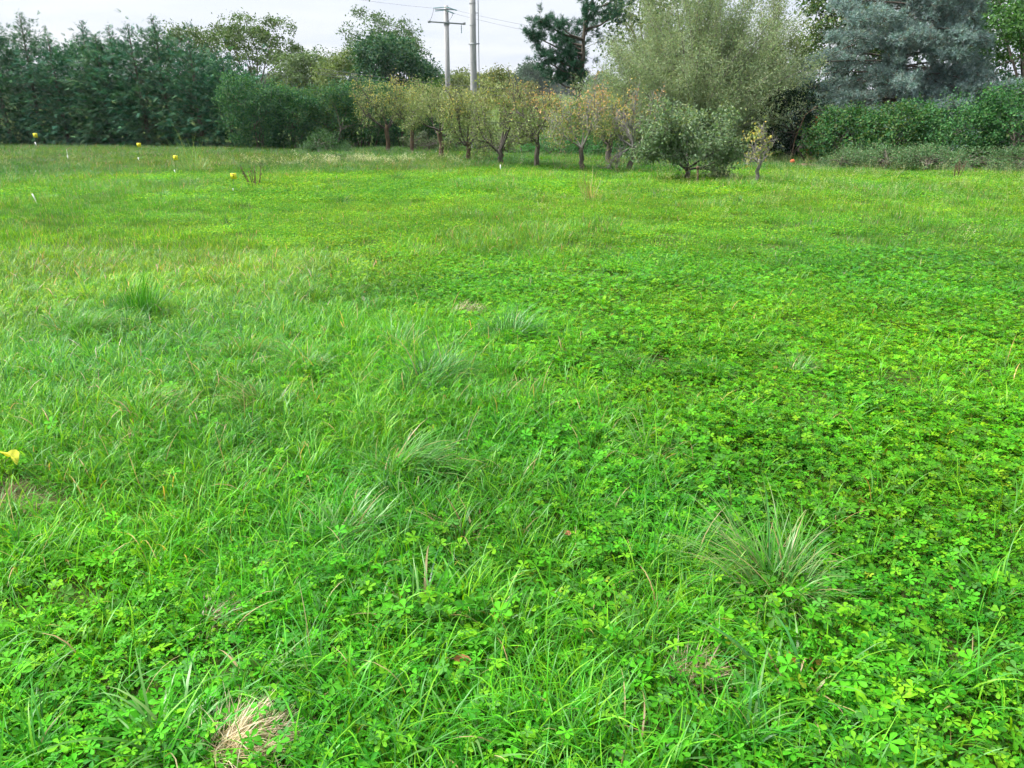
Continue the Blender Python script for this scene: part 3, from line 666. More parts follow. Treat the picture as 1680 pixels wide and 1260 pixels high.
# -- trees beyond the hedge
def far_tree(name, label, px, Y, ty, wpx, colors, ncl, per, rad, L, seed, th=.32, low=.42, group='trees beyond the hedge', tr=.16, under=.5, wts=None, asp=.6, nl=9, flat=.6):
    b = at_ground(px, Y); H = zat(ty, Y) - b.z; wm = wpx / FPX * Y; rng = np.random.default_rng(seed)
    lobes = [((0, 0, H * (low + 1) / 2), (wm * .36, wm * .36, H * (1 - low) * .46))]
    for i in range(nl):
        a = rng.uniform(0, 6.28); el = rng.uniform(-.5, 1.1); s = rng.uniform(.16, .28)
        lobes.append(((math.cos(a) * math.cos(el) * wm * .36, math.sin(a) * math.cos(el) * wm * .36, H * (low + 1) / 2 + math.sin(el) * H * (1 - low) * .36), (wm * s, wm * s, H * (1 - low) * s * .9)))
    return broadleaf(name, label, b, lobes, H * th, tr, int(ncl * 1.5), per, rad, L, asp, colors, wts, group, seed, 'tree', 12, M_BARK, under, flat, (.55, 1.04))
far_tree('field_oak', 'round-crowned oak-like tree above the hedge at the left, trunk showing', 430, 62, 28, 135, [(.10, .165, .060), (.085, .145, .055), (.13, .185, .065)], 300, 46, .26, .17, 31)
far_tree('field_tree', 'pale loose-crowned tree between the conifers and the oak-like tree', 330, 52, 36, 85, [(.09, .15, .06), (.12, .17, .07)], 150, 34, .25, .15, 32, group='trees beyond the hedge')
far_tree('sallow_tree', 'pale grey-green bushy tree right of the oak-like tree', 512, 58, 76, 95, [(.135, .20, .09), (.11, .17, .08)], 220, 44, .28, .16, 33, .2, .2)
far_tree('sallow_tree', 'yellowish green bushy tree left of the big dark round tree', 566, 56, 84, 85, [(.175, .235, .08), (.14, .20, .07)], 200, 44, .26, .15, 34, .2, .15)
far_tree('field_tree', 'tall loose-topped tree rising behind the dark round tree', 635, 66, 18, 135, [(.11, .18, .08), (.09, .155, .07)], 280, 40, .30, .17, 35, .4, .35)
far_tree('round_tree', 'big dark dense round-headed tree left of the poles', 658, 50, 56, 138, [(.030, .095, .055), (.042, .115, .062), (.07, .14, .06)], 420, 66, .30, .17, 36, .2, .15, nl=12)
far_tree('field_shrub', 'yellow-green shrub above the hedge left of the oak trunk', 455, 47, 132, 110, [(.15, .20, .05), (.12, .17, .05)], 170, 44, .22, .12, 37, .2, .1)
far_tree('far_tree', 'yellow-green far tree between the two poles', 760, 95, 113, 90, [(.16, .20, .07), (.13, .17, .06)], 170, 40, .5, .25, 38, .2, .1, 'far trees in the gap')
far_tree('far_tree', 'spiky-topped green far tree just right of the tall pole', 822, 85, 108, 55, [(.11, .16, .055), (.16, .17, .05)], 150, 40, .35, .2, 39, .2, .1, 'far trees in the gap')
far_tree('far_tree', 'autumn-tinted low far tree in the gap right of the tall pole', 856, 80, 132, 60, [(.18, .16, .06), (.14, .17, .06)], 120, 40, .35, .2, 40, .2, .1, 'far trees in the gap')
far_tree('far_tree', 'yellowing far tree hidden behind the tall pole', 795, 100, 118, 60, [(.20, .20, .06), (.15, .18, .06)], 130, 40, .45, .24, 41, .2, .1, 'far trees in the gap')
far_tree('far_tree', 'blue-grey round tree far off in the gap, the most distant one', 874, 240, 107, 50, [(.05, .095, .06), (.06, .105, .065)], 240, 50, .9, .55, 42, .15, .1, 'far trees in the gap')
far_tree('far_tree', 'dim far tree low between the spiky tree and the most distant round tree', 838, 230, 122, 50, [(.05, .095, .06), (.06, .105, .065)], 200, 50, .9, .55, 43, .15, .1, 'far trees in the gap')
# distant wood closing the horizon behind everything (reads as one mass)
def far_wood():
    rng = np.random.default_rng(77); mb = MB(); C = []; O = []
    for i in range(80):
        x = rng.uniform(-420, 420); y = rng.uniform(430, 520); h = rng.uniform(6, 11); z = gz(x, y)
        d = norm(rng.normal(0, 1, (60, 3))); d[:, 2] = np.abs(d[:, 2]); C.append(np.array([x, y, z + h * .3]) + d * np.array([rng.uniform(6, 12), 4, h * .7])); O.append(d)
    leafy(mb, rng, np.concatenate(C), np.concatenate(O), 4, 1.4, 3.2, .7, [(.05, .09, .05), (.07, .11, .055)])
    tag(mb.build('distant_wood', M_LEAF), 'distant belt of woodland along the horizon', None, None, 'stuff')
far_wood()

# -- fruit trees
Gf = [(.18, .235, .085), (.14, .20, .075), (.22, .26, .10)]; Gp = [(.24, .28, .12), (.28, .30, .14), (.19, .24, .09)]
YEL = [(.50, .40, .08), (.42, .36, .09), (.32, .32, .10)]; ORA = [(.50, .30, .14), (.44, .31, .12), (.36, .30, .12)]; GRY = [(.13, .20, .105), (.18, .25, .14), (.10, .165, .085)]
def FT(label, px, py, ty, wpx, tpy, tw, pals, Yf=None, **k):
    b = gp(px, py) if Yf is None else at_ground(px, Yf); Y = b.y; h = zat(ty, Y) - b.z; th = zat(tpy, Y) - b.z
    return fruit_tree(label, px, py, h, wpx / FPX * Y * .98, th, tw / FPX * Y / 2, pals, at=b, **k)
FT('leftmost fruit tree, its yellow-topped crown standing before the dark hedge', 637, 250, 128, 100, 205, 7, (Gf, YEL + Gp), seed=501, Yf=38.8, dens=1.1, bark=M_BARKR)
FT('second fruit tree from the left, slim rusty trunk, olive crown', 677, 252, 148, 75, 208, 6, (Gf, Gf + YEL[:1]), seed=502, Yf=38.0, dens=.9, bark=M_BARKR)
FT('full olive-green fruit tree with straight rusty trunk, third from the left', 724, 263, 138, 118, 212, 8, (Gf, Gp), seed=503, dens=1.5, bark=M_BARKR)
FT('slender olive fruit tree in front of the tall pole, fourth from the left', 769, 269, 142, 90, 232, 7, (Gf, Gp + YEL[1:]), seed=504, dens=1.2, bark=M_BARKR)
FT('fruit tree with dark forked trunk, fifth from the left', 821, 274, 136, 105, 245, 9, (Gf, Gp), seed=505, dens=1.0)
FT('fruit tree with orange-brown top over dark bare twigs, sixth from the left', 881, 277, 146, 105, 222, 8, (Gf, ORA + Gp[:2]), seed=506, dens=.55, kids=(5, 5, 4))
FT('fruit tree with pinkish orange top and tangled grey twigs, seventh from the left', 953, 282, 142, 115, 240, 8, (Gf + ORA[2:], ORA + Gp[:1]), seed=507, dens=.55, kids=(5, 5, 4), twig_c=(.3, .3, .3))
FT('dark-trunked fruit tree standing back between two twiggy ones', 998, 272, 150, 70, 232, 10, (Gf, YEL), seed=508, dens=.35)
FT('nearly leafless fruit tree of pale grey twigs left of the apple tree', 1030, 284, 152, 90, 246, 9, (Gf + YEL[2:], ORA), seed=509, dens=.3, lean=(.22, 0), bare_top=.45, fill=.6, twig_c=(.3, .3, .3), kids=(5, 5, 5))
FT('broad low apple tree with grey-green leaves and dark trunk', 1127, 298, 180, 165, 274, 9, (GRY, GRY + Gf[:1]), seed=510, dens=2.2, limbs=7, kids=(5, 4, 4), name='apple_tree', leafL=.085, up=.02)
FT('small leaning sapling with a few yellow leaves right of the apple tree', 1238, 304, 208, 50, 262, 6, (Gf + YEL[1:], YEL + Gf), seed=511, dens=.5, lean=(.12, 0), bare_top=.6, fill=.14, limbs=4, kids=(3, 3, 3), bark=M_BARKP, twig_c=(.3, .3, .3), name='fruit_sapling')

# -- big willow-like bush
def willow(label, px, Y, ty, wpx, seed, colors, nst, name='willow', lsz=.11, per=31, group=None, stemcol=M_BARKP, tilt=.5, sr=.05):
    rng = np.random.default_rng(seed); b = at_ground(px, Y); H = zat(ty, Y) - b.z; R = wpx / FPX * Y / 2; t = thing(name, label, 'tree', b, group)
    polys = []; E = []; Dn = []
    for i in range(nst):
        a = rng.uniform(0, 6.28); q = math.sqrt(rng.random()); tgt = np.array([math.cos(a) * R * q, math.sin(a) * R * q * .8, H * (1.02 - .62 * q ** 2.0) * rng.uniform(.55, 1.0)])
        s = np.append(rng.normal(0, .35, 2), -.1); m = 8; u = np.linspace(0, 1, m)[:, None]
        ctrl = s + (tgt - s) * [.28, .28, .62]; pts = s * (1 - u) ** 2 + ctrl * 2 * u * (1 - u) + tgt * u ** 2 + rng.normal(0, .04, (m, 3)) * (u > 0); pts[0] = s
        polys.append((pts, sr * rng.uniform(.6, 1.2) * np.linspace(1, .12, m)))
        for f in np.linspace(.18, 1, 20):
            k = min(int(f * (m - 1)), m - 2); g = f * (m - 1) - k; p = pts[k] * (1 - g) + pts[k + 1] * g; d = norm(pts[k + 1] - pts[k])
            for _ in range(2):
                sd = d * .5 + rng.normal(0, .6, 3) + [0, 0, .1]; sd /= np.linalg.norm(sd); l = rng.uniform(.25, .7) * (1.1 - .4 * f)
                polys.append((np.array([p, p + sd * l * .6, p + sd * l - [0, 0, .05]]), np.array([.006, .004, .002]))); 
                E.append(p + sd * l * .55); Dn.append(sd)
    big = polys
    for p in [p for p in big if len(p[0]) > 3]:
        mbb = MB(); tubes(mbb, [p], (.1, .1, .1), 5); mbb.build('stem', stemcol, t)
    mbw = MB(); tubes(mbw, [p for p in big if len(p[0]) == 3][::4], (.1, .1, .1), 3); mbw.build('twigs', stemcol, t)
    E = np.repeat(np.array(E), per, 0); Dn = np.repeat(np.array(Dn), per, 0); n = len(E); P = E + Dn * rng.uniform(-.4, .5, (n, 1)) + rng.normal(0, .12, (n, 3))
    D = Dn + rng.normal(0, .55, (n, 3)); ln = lsz * rng.uniform(.7, 1.3, n); mbl = MB()
    k = P[:, 2] > .15
    place(mbl, T_LEAF, F_LEAF, P[k], D[k], rng.normal(0, .6, (int(k.sum()), 3)) + [0, 0, .6], ln[k], ln[k] * .24, pal(rng, int(k.sum()), colors, None, .08) * 1.06); mbl.build('crown', M_LEAF, t)
    return t
WIL = [(.24, .32, .185), (.28, .355, .21), (.20, .275, .15), (.29, .33, .18)]
willow('big pale olive willow with arching tan stems behind the apple tree', 1140, 33.0, -75, 375, 601, WIL, 135)
willow('left-hand part of the willow thicket, pale crown against the pine', 1060, 36.2, -55, 200, 604, [(.22, .28, .14), (.26, .30, .16), (.18, .24, .11)], 44)
willow('second olive willow stem group filling the right side behind the big one', 1245, 35.5, -60, 150, 602, [(.19, .25, .11), (.23, .28, .13)], 44)
willow('greener willow bush rising behind the grey-twigged fruit trees', 1000, 35.5, 100, 140, 603, [(.13, .24, .08), (.17, .27, .10), (.10, .20, .07)], 34, 'willow_bush', .09, 20)

# -- dark pine
def pine(label, px, Y):
    rng = np.random.default_rng(650); b = at_ground(px, Y); t = thing('pine_tree', label, 'tree', b)
    H = 7.6; mbt = MB(); hs = np.linspace(-.2, H, 10); tubes(mbt, [(np.stack([.04 * hs, 0 * hs, hs], 1) + rng.normal(0, .03, (10, 3)) * [1, 1, 0], np.interp(hs, [0, H], [.15, .04]))], (.1, .1, .1), 9); mbt.build('trunk', M_BARK, t)
    polys = []; P = []; D = []; C = []
    tg = []
    for (qx, qy, n, s) in [(885, 34, 20, .38), (878, 60, 22, .42), (898, 88, 24, .42), (925, 60, 28, .5), (945, 85, 22, .45), (915, 40, 18, .4), (940, 110, 18, .4), (905, 128, 10, .3), (893, 98, 8, .3), (968, 20, 20, .4), (975, -10, 20, .45), (965, 45, 14, .35), (985, -45, 16, .5),
                           (1010, 25, 16, .5), (1025, -10, 14, .5), (930, 125, 12, .35), (912, 112, 14, .35), (950, 120, 12, .35), (930, 88, 18, .4), (946, 96, 16, .36), (938, 66, 14, .34)]:
        dy = rng.uniform(-1.2, 1.2); z = zat(qy, Y + dy) - b.z; x = xat(qx, Y + dy, z + b.z) - b.x; tg.append((np.array([x, dy, z]), n, s))
    for c, n, s in tg:
        z0 = max(1.2, c[2] - .25 * np.linalg.norm(c[:2]) - .2); st = np.array([.04 * z0, 0, z0]); mid = (st + c) / 2 + [0, 0, -.12]; polys.append((np.array([st, (st + mid) / 2, mid, (mid + c) / 2, c]), np.array([.06, .05, .04, .028, .012])))
        o = norm(c - st)
        for j in range(n):
            q = c + rng.normal(0, 1, 3) * s * [.8, .8, .55]; dd = norm(o * .4 + norm(q - c) * .9 + np.array([0, 0, .35])); polys.append((np.array([c + (q - c) * .2, q]), np.array([.012, .006])))
            m = 20; f = rng.uniform(-.28, .05, (m, 1)); P.append(q + dd * f + rng.normal(0, .04, (m, 3))); D.append(dd + rng.normal(0, .45, (m, 3))); C.append(pal(rng, m, [(.045, .125, .075), (.062, .155, .088), (.032, .095, .055)], None, .14))
    mbb = MB(); tubes(mbb, polys, (.1, .1, .1), 4); mbb.build('branches', M_BARK, t)
    P = np.concatenate(P); D = np.concatenate(D); L = rng.uniform(.17, .30, len(P)); mbl = MB(); place(mbl, T_PIN, F_PIN, P, D, rng.normal(0, 1, P.shape), L, L, np.concatenate(C)); mbl.build('crown', M_NEEDLE, t)
pine('dark blue-green pine with uneven clumps right of the sky gap', 945, 38.5)

# -- blue cedar
def cedar(label, px, Y, H, R):
    rng = np.random.default_rng(660); b = at_ground(px, Y); t = thing('blue_cedar', label, 'tree', b)
    mbt = MB(); hs = np.linspace(-.2, H, 9); tubes(mbt, [(np.stack([0 * hs, 0 * hs, hs], 1), np.interp(hs, [0, H], [.30, .03]))], (.1, .1, .1), 10); mbt.build('trunk', M_BARK, t)
    polys = []; P = []; D = []; C = []
    base = np.array([(.165, .255, .240), (.215, .305, .285), (.115, .185, .160), (.29, .38, .355), (.16, .165, .12)])
    for i in range(190):
        u = i / 190; z = .9 + (H - 1.2) * u ** 1.5; u = (z - .9) / (H - 1.2); a = rng.uniform(0, 6.28) if i % 3 else -1.57 + rng.normal(0, .6); ln = R * (1 - u) ** .75 * rng.uniform(.55, 1.1) + .3
        d = np.array([math.cos(a), math.sin(a), .28 - .1 * (1 - u)]); m = 7; q = np.array([0, 0, z]); pts = [q]
        for j in range(m - 1): d = d + rng.normal(0, .08, 3) + [0, 0, -.075]; d = norm(d); q = q + d * ln / (m - 1); pts.append(q)
        pts = np.array(pts); polys.append((pts, np.linspace(.055, .01, m) * (.5 + .5 * (1 - u))))
        nsub = int((26 if z < 7 else 12) * ln / R + 5); tone = rng.uniform(.8, 1.2)
        for j in range(nsub):
            f = .22 + .78 * math.sqrt(rng.random()); k = min(int(f * (m - 1)), m - 2); g = f * (m - 1) - k; p = pts[k] * (1 - g) + pts[k + 1] * g; bd = norm(pts[k + 1] - pts[k])
            sd = np.cross(bd, [0, 0, 1.]) * (1 if rng.random() < .5 else -1); sl_ = rng.uniform(.3, .95) * (1.15 - .6 * f); dd = norm(bd * .7 + sd * .8 + rng.normal(0, .25, 3) + [0, 0, rng.uniform(-.65, .5)])
            polys.append((np.array([p, p + dd * sl_ * .5, p + dd * sl_ - [0, 0, .06]]), np.array([.012, .008, .004])))
            mm = int(30 * sl_) + 10; v = rng.uniform(.15, 1.05, (mm, 1)); P.append(p + dd * sl_ * v + rng.normal(0, .08, (mm, 3)) + [0, 0, .03]); D.append(dd * .5 + rng.normal(0, .5, (mm, 3)) + [0, 0, .45]); C.append(pal(rng, mm, base, [3, 3, 2, 1.2, .8], .12) * tone)
    mbb = MB(); tubes(mbb, polys, (.1, .1, .1), 4); mbb.build('branches', M_BARK, t)
    P = np.concatenate(P); D = np.concatenate(D); L = rng.uniform(.14, .25, len(P)); mbl = MB(); place(mbl, T_TUF, F_TUF, P, D, rng.normal(0, 1, P.shape), L, L, np.concatenate(C)); mbl.build('crown', M_NEEDLE, t)
cedar('large blue-grey cedar with layered drooping branches at the upper right', 1452, 36.0, 10.5, 5.5)

# -- right side: green trees, ivy-clad hedge, bramble thicket
IVY = [(.040, .145, .045), (.060, .180, .050), (.024, .090, .034), (.095, .20, .058)]
RG = 'ivy and bramble shrubs of the right hedge'
shrub('hedge_shrub', 'ivy-covered hedge mound with a dark cavity on its left, below the cedar', 1385, 29.0, 172, 130, 2.2, IVY + [(.10, .15, .04)], 240, 60, .17, .085, .65, seed=50, group=RG)
shrub('hedge_shrub', 'leafy green hedge mound under the middle of the cedar', 1465, 28.3, 168, 140, 2.4, IVY + [(.11, .17, .04)], 240, 60, .17, .085, .65, seed=51, group=RG)
shrub('hedge_shrub', 'bright green ivy mound, second from the right picture edge', 1560, 27.4, 150, 150, 2.6, IVY, 280, 60, .17, .085, .65, seed=52, group=RG)
shrub('hedge_shrub', 'tallest bright green ivy mound at the right picture edge', 1660, 26.6, 138, 150, 2.6, IVY + [(.06, .20, .05)], 280, 60, .17, .085, .65, seed=53, group=RG)
shrub('hedge_shrub', 'ivy mound beyond the right picture edge', 1770, 26.2, 140, 150, 2.6, IVY, 200, 50, .17, .085, .65, seed=54, group=RG)
shrub('gap_shade_shrub', 'shrub with shade painted into its leaf colour, in the gap between willow and ivy mounds', 1280, 33.0, 140, 135, 1.8, [(.012, .032, .020), (.020, .045, .024)], 200, 60, .18, .10, .5, seed=55, cat='shrub')  # near-black leaf colours stand in for the deep shade of the gap
shrub('russet_bush', 'small bush with rusty orange leaves beside the dark gap', 1342, 30.6, 196, 40, .9, [(.28, .12, .05), (.20, .13, .05), (.07, .12, .03)], 60, 30, .10, .07, .5, seed=56, cat='bush')
BRM = [(.105, .22, .095), (.085, .185, .075), (.14, .25, .115), (.17, .20, .11)]
for i, (px, Y, ty, wp) in enumerate([(1395, 26.9, 240, 90), (1455, 26.2, 238, 100), (1525, 25.3, 236, 110), (1600, 24.6, 238, 120), (1680, 24.0, 238, 120), (1765, 23.6, 238, 120)]):
    shrub('bramble', ['low grey-green bramble at the left end of the thicket by the earth pile', 'low bramble, second from the left end of the thicket', 'low bramble in the middle of the thicket under the ivy mounds',
                      'brownish twiggy bramble right of the middle of the thicket', 'low bramble of the thicket at the right picture edge', 'low bramble beyond the right picture edge'][i], px, Y, ty, wp, 1.6, BRM, 150, 46, .12, .055, .45, seed=60 + i, group='low bramble thicket along the right hedge', cat='bramble')
far_tree('garden_tree', 'bright green leafy tree behind the ivy at the upper right corner', 1660, 38, -75, 210, [(.07, .18, .04), (.09, .21, .045), (.035, .10, .032)], 400, 50, .28, .16, 71, .3, .28, group='trees behind the right hedge', tr=.2)
far_tree('garden_tree', 'dark green tree filling the back between willow and cedar', 1360, 42, -80, 160, [(.05, .11, .04), (.12, .17, .05)], 380, 44, .32, .17, 72, .3, .2, group='trees behind the right hedge', tr=.2)
far_tree('garden_tree', 'dim green tree behind the cedar', 1545, 46, -85, 260, [(.05, .11, .05), (.08, .14, .05)], 200, 40, .33, .2, 73, .3, .12, group='trees behind the right hedge', tr=.2)
far_tree('garden_tree', 'dark tree top showing behind the willow at the upper edge', 1060, 46, -70, 170, [(.04, .09, .045), (.06, .12, .05)], 180, 40, .33, .2, 74, .3, .15, group='trees behind the right hedge', tr=.2)

# -- darker shrubs closing the hedges at the back
BG = 'dark shrubs closing the hedges at the back'
for i, (px, Y, ty, wp, lab) in enumerate([(-60, 52.5, 64, 170, 'dark shrub behind the conifers at the left picture edge'), (60, 51.5, 62, 150, 'dark shrub behind the two leftmost pointed conifers'), (170, 50, 66, 150, 'dark shrub behind the slim middle conifers'),
        (280, 48.5, 64, 150, 'dark shrub behind the conifer with the tallest spire at the right of the row'), (375, 47, 98, 130, 'dark shrub behind the shortest conifers'), (480, 45, 150, 150, 'dark shrub under the oak-like tree'), (600, 45, 150, 150, 'dark shrub at the back below the big dark round tree'),
        (1010, 42, 130, 150, 'dark shrub at the back left of the willow'), (1130, 42, 110, 170, 'dark shrub at the back behind the willow base'), (1260, 41, 100, 170, 'dark shrub at the back in the shaded gap'), (1390, 42, 100, 170, 'dark shrub at the back under the left half of the cedar'),
        (1510, 42, 100, 170, 'dark shrub at the back under the right half of the cedar'), (1630, 42, 100, 170, 'dark shrub at the back near the right picture edge')]):
    shrub('back_shrub', lab, px, Y, ty, wp, 2.0, [(.040, .115, .060), (.055, .135, .060)], 170, 40, .28, .18, .5, seed=130 + i, group=BG)

# ------------------------------------------------------------------ poles, wires
def ring(mb, p, r, h, sides=12, color=(.1, .1, .1)):
    tubes(mb, [(np.array([[p[0], p[1], p[2] - h / 2], [p[0], p[1], p[2] + h / 2]]), np.array([r, r]))], color, sides)
def boxmb(mb, c, d, color=(.1, .1, .1)):
    c = np.array(c, float); d = np.array(d, float) / 2
    V = np.array([[x, y, z] for x in (-1, 1) for y in (-1, 1) for z in (-1, 1)]) * d + c
    F = [[0, 1, 3], [0, 3, 2], [4, 6, 7], [4, 7, 5], [0, 4, 5], [0, 5, 1], [2, 3, 7], [2, 7, 6], [0, 2, 6], [0, 6, 4], [1, 5, 7], [1, 7, 3]]
    mb.add(V, F, np.array(color))
def part(name, mat, parent, fn, smooth=False):
    mb = MB(); fn(mb); return mb.build(name, mat, parent, smooth)
def line(a, b, r, n=2, sag=0): 
    u = np.linspace(0, 1, n)[:, None]; p = np.array(a) * (1 - u) + np.array(b) * u; p[:, 2] -= sag * 4 * (u * (1 - u))[:, 0]; return (p, np.full(n, r))

YA = 50.0; bA = at_ground(737.5, YA); HA = zat(9, YA) - bA.z
pA = thing('power_pole', 'thinner power pole with a cross arm and glass insulators at its top', 'power pole', bA, 'power line poles')
part('pole', M_CONC, pA, lambda m: tubes(m, [(np.array([[0, 0, -.3], [.0, 0, HA * .5], [.03, 0, HA]]), np.array([.16, .15, .125]))], (.1, .1, .1), 8), True)
za = zat(38, YA) - bA.z
arm = part('cross_arm', M_METAL, pA, lambda m: tubes(m, [line((-.98, -.17, za + .07), (1.07, -.17, za - .06), .045)], (.1, .1, .1), 6))
for sx in (-.98, 1.07): part('end_bracket', M_METAL, arm, lambda m: boxmb(m, (sx, -.17, za - .05 * sx + .02), (.15, .13, .13)))
part('arm_collar', M_METAL, pA, lambda m: ring(m, (0.02, 0, za), .175, .22))
zt = HA - .12
top = part('top_arm', M_METAL, pA, lambda m: tubes(m, [line((-.62, -.14, zt - .08), (.62, -.14, zt - .12), .03)], (.1, .1, .1), 6))
for k, (x0, z0, x1, z1) in enumerate([(-.14, zt, -.66, zt - .04), (-.14, zt - .16, -.55, zt - .19), (.18, zt - .02, .62, zt - .16), (.16, zt - .20, .46, zt - .32)]):
    def insul(m):
        for u in np.linspace(0, 1, 7): ring(m, (x0 + (x1 - x0) * u, -.30, z0 + (z1 - z0) * u), .065, .035, 10)
        tubes(m, [line((x0, -.30, z0), (x1, -.30, z1), .018)], (.1, .1, .1), 5)
        tubes(m, [line((x0, -.30, z0), (.02, -.10, z0 + .02), .018)], (.1, .1, .1), 5)
    part('insulator', M_GLASS, pA, insul, True)
def hang(m):
    tubes(m, [line((.90, -.17, za - .05), (.90, -.17, za - .55), .012)], (.1, .1, .1), 5)
    for u in (.2, .35, .5, .65): ring(m, (.90, -.17, za - .05 - u * .7), .035, .04, 8)
part('hanging_insulator', M_GLASS, pA, hang)
for a, b in [((-.66, -.30, zt - .04), (-.95, -.17, za + .10)), ((.46, -.30, zt - .32), (.05, -.17, za + .08))]: part('jumper_wire', M_WIRE, pA, lambda m: tubes(m, [line(a, b, .010, 6, .10)], (.1, .1, .1), 4))
part('ground_cable', M_WIRE, pA, lambda m: tubes(m, [line((-.17, -.02, .0), (-.16, -.02, zt * .45), .014)], (.1, .1, .1), 5))

YB = 40.0; bB = at_ground(779, YB); HB = 9.6
pB = thing('power_pole', 'thick tall concrete pole running out of the top edge, pipe at its side', 'power pole', bB, 'power line poles')
part('pole', M_CONC, pB, lambda m: tubes(m, [(np.array([[0, 0, -.3], [0, 0, HB * .5], [.02, 0, HB]]), np.array([.175, .150, .125]))], (.1, .1, .1), 12), True)
for py_ in (5, 41, 102, 133): part('metal_band', M_METAL, pB, lambda m: ring(m, (0.005, 0, zat(py_, YB) - bB.z), .163, .018, 14))
def pipe(m): tubes(m, [line((.27, -.02, 1.0), (.27, -.02, HB - .2), .020, 8)], (.1, .1, .1), 6)
pp = part('cable_pipe', M_METAL, pB, pipe, True)
zb = zat(72, YB) - bB.z
part('bracket', M_METAL, pB, lambda m: (boxmb(m, (.05, -.02, zb), (.52, .06, .05)), ring(m, (0, 0, zb + .002), .172, .07, 14)))
for q in (2.4, 6.3, 8.4): part('pipe_clip', M_METAL, pB, lambda m: boxmb(m, (.20, -.02, q), (.16, .04, .03)))

def wire(label, a, b, sag, r=.0055):
    a = Vector(a); b = Vector(b); mb = MB(); tubes(mb, [line((0, 0, 0), b - a, r, 16, sag)], (.1, .1, .1), 4)
    o = mb.build('overhead_wire', M_WIRE, None, True); o.location = a; tag(o, label, 'wire', 'overhead wires')
def P3(px, py, Y): z = zat(py, Y); return (xat(px, Y, z), Y, z)
wA = bA + Vector((.62, -.30, zt - .16)); wA2 = bA + Vector((.46, -.30, zt - .32)); wA0 = bA + Vector((-.66, -.30, zt - .04))
wire('upper thin wire running from the thinner pole down to the right toward the pine', wA, P3(1100, 70, 46), .25)
wire('lower thin wire running from the thinner pole down to the right toward the pine', wA2, P3(1100, 84, 46), .25)
wire('thin wire rising from the thinner pole to the upper left', wA0, P3(430, -30, 44), .15)
wire('upper of the low dark cables crossing before the big round tree', P3(520, 112, 46), P3(1020, 152, 46), .30, .009)
wire('middle low dark cable crossing before the big round tree', P3(520, 118, 45.6), P3(1020, 155, 45.6), .34, .009)
wire('lowest dark cable crossing before the big round tree', P3(520, 121, 45.3), P3(1020, 159, 45.3), .42, .009)

# ------------------------------------------------------------------ plot markers in the field
def marker(label, px, py, stake_px, lab=None, wire_px=0, tilt=0.0, wpx=8):
    b = gp(px, py); s = b.length / FPX; t = thing('plot_marker', label, 'marker', b, 'plot markers in the field')
    b.z += .0; h = stake_px * s; r = max(.011, 1.6 * s * .5); rng = np.random.default_rng(int(px))
    part('white_sleeve', M_WHT, t, lambda m: tubes(m, [(np.array([[0, 0, -.06], [tilt * h * .5, 0, h * .5], [tilt * h, 0, h]]), np.array([r * .85, r * .95, r]))], (.1, .1, .1), 8), True)
    if lab:
        lx, ly = lab; z = zat(ly, b.y) - b.z; x = xat(lx, b.y, z + b.z) - b.x; w2 = wpx * s * 1.0
        part('wire_stem', M_WIRE, t, lambda m: tubes(m, [(np.array([[tilt * h * .6, 0, h * .6], [(x + tilt * h) / 2 + .005, 0, (h + z) / 2], [x, .006, z + w2 * .3]]), np.array([.0035, .003, .003]))], (.1, .1, .1), 5))
        pl = part('label_plate', M_YEL, t, lambda m: boxmb(m, (x, 0, z), (w2, .004, w2 * .95)))
        part('mark', M_INK, pl, lambda m: (boxmb(m, (x, -.0045, z + w2 * .05), (w2 * .14, .003, w2 * .42)), boxmb(m, (x, -.0045, z + w2 * .30), (w2 * .40, .003, w2 * .10))))
    elif wire_px:
        part('wire_stem', M_WHT, t, lambda m: tubes(m, [(np.array([[tilt * h, 0, h * .9], [tilt * h + .01, 0, h + wire_px * s]]), np.array([.005, .004]))], (.1, .1, .1), 5))
marker('yellow label on a white-sleeved stake right at the left hedge foot, farthest and leftmost', 63, 247, 11, (58, 222), tilt=-.2, wpx=6)
marker('white sleeve with bare pale wire and no label, far left', 112, 267, 10, None, 8, .1)
marker('yellow label on a white-sleeved stake, second label from the left', 230, 269, 9, (228, 238), tilt=-.15, wpx=6)
marker('yellow label on a white-sleeved stake beside the tall feathery weed', 289, 289, 9, (288, 259), tilt=-.15, wpx=7)
marker('nearest and rightmost yellow label, on a white-sleeved stake left of the dead stems', 384, 319, 9, (383, 289), tilt=-.05, wpx=9)
marker('thick white sleeve alone without label, nearest of the markers at the left', 62, 336, 15, None, 0, -.3)
marker('tiny white peg in the far left grass below the hedge', 60, 287, 6, None, 0, 0)
marker('thin pale peg at the foot of the forked-trunk fruit tree', 821, 283, 12, None, 0, 0)

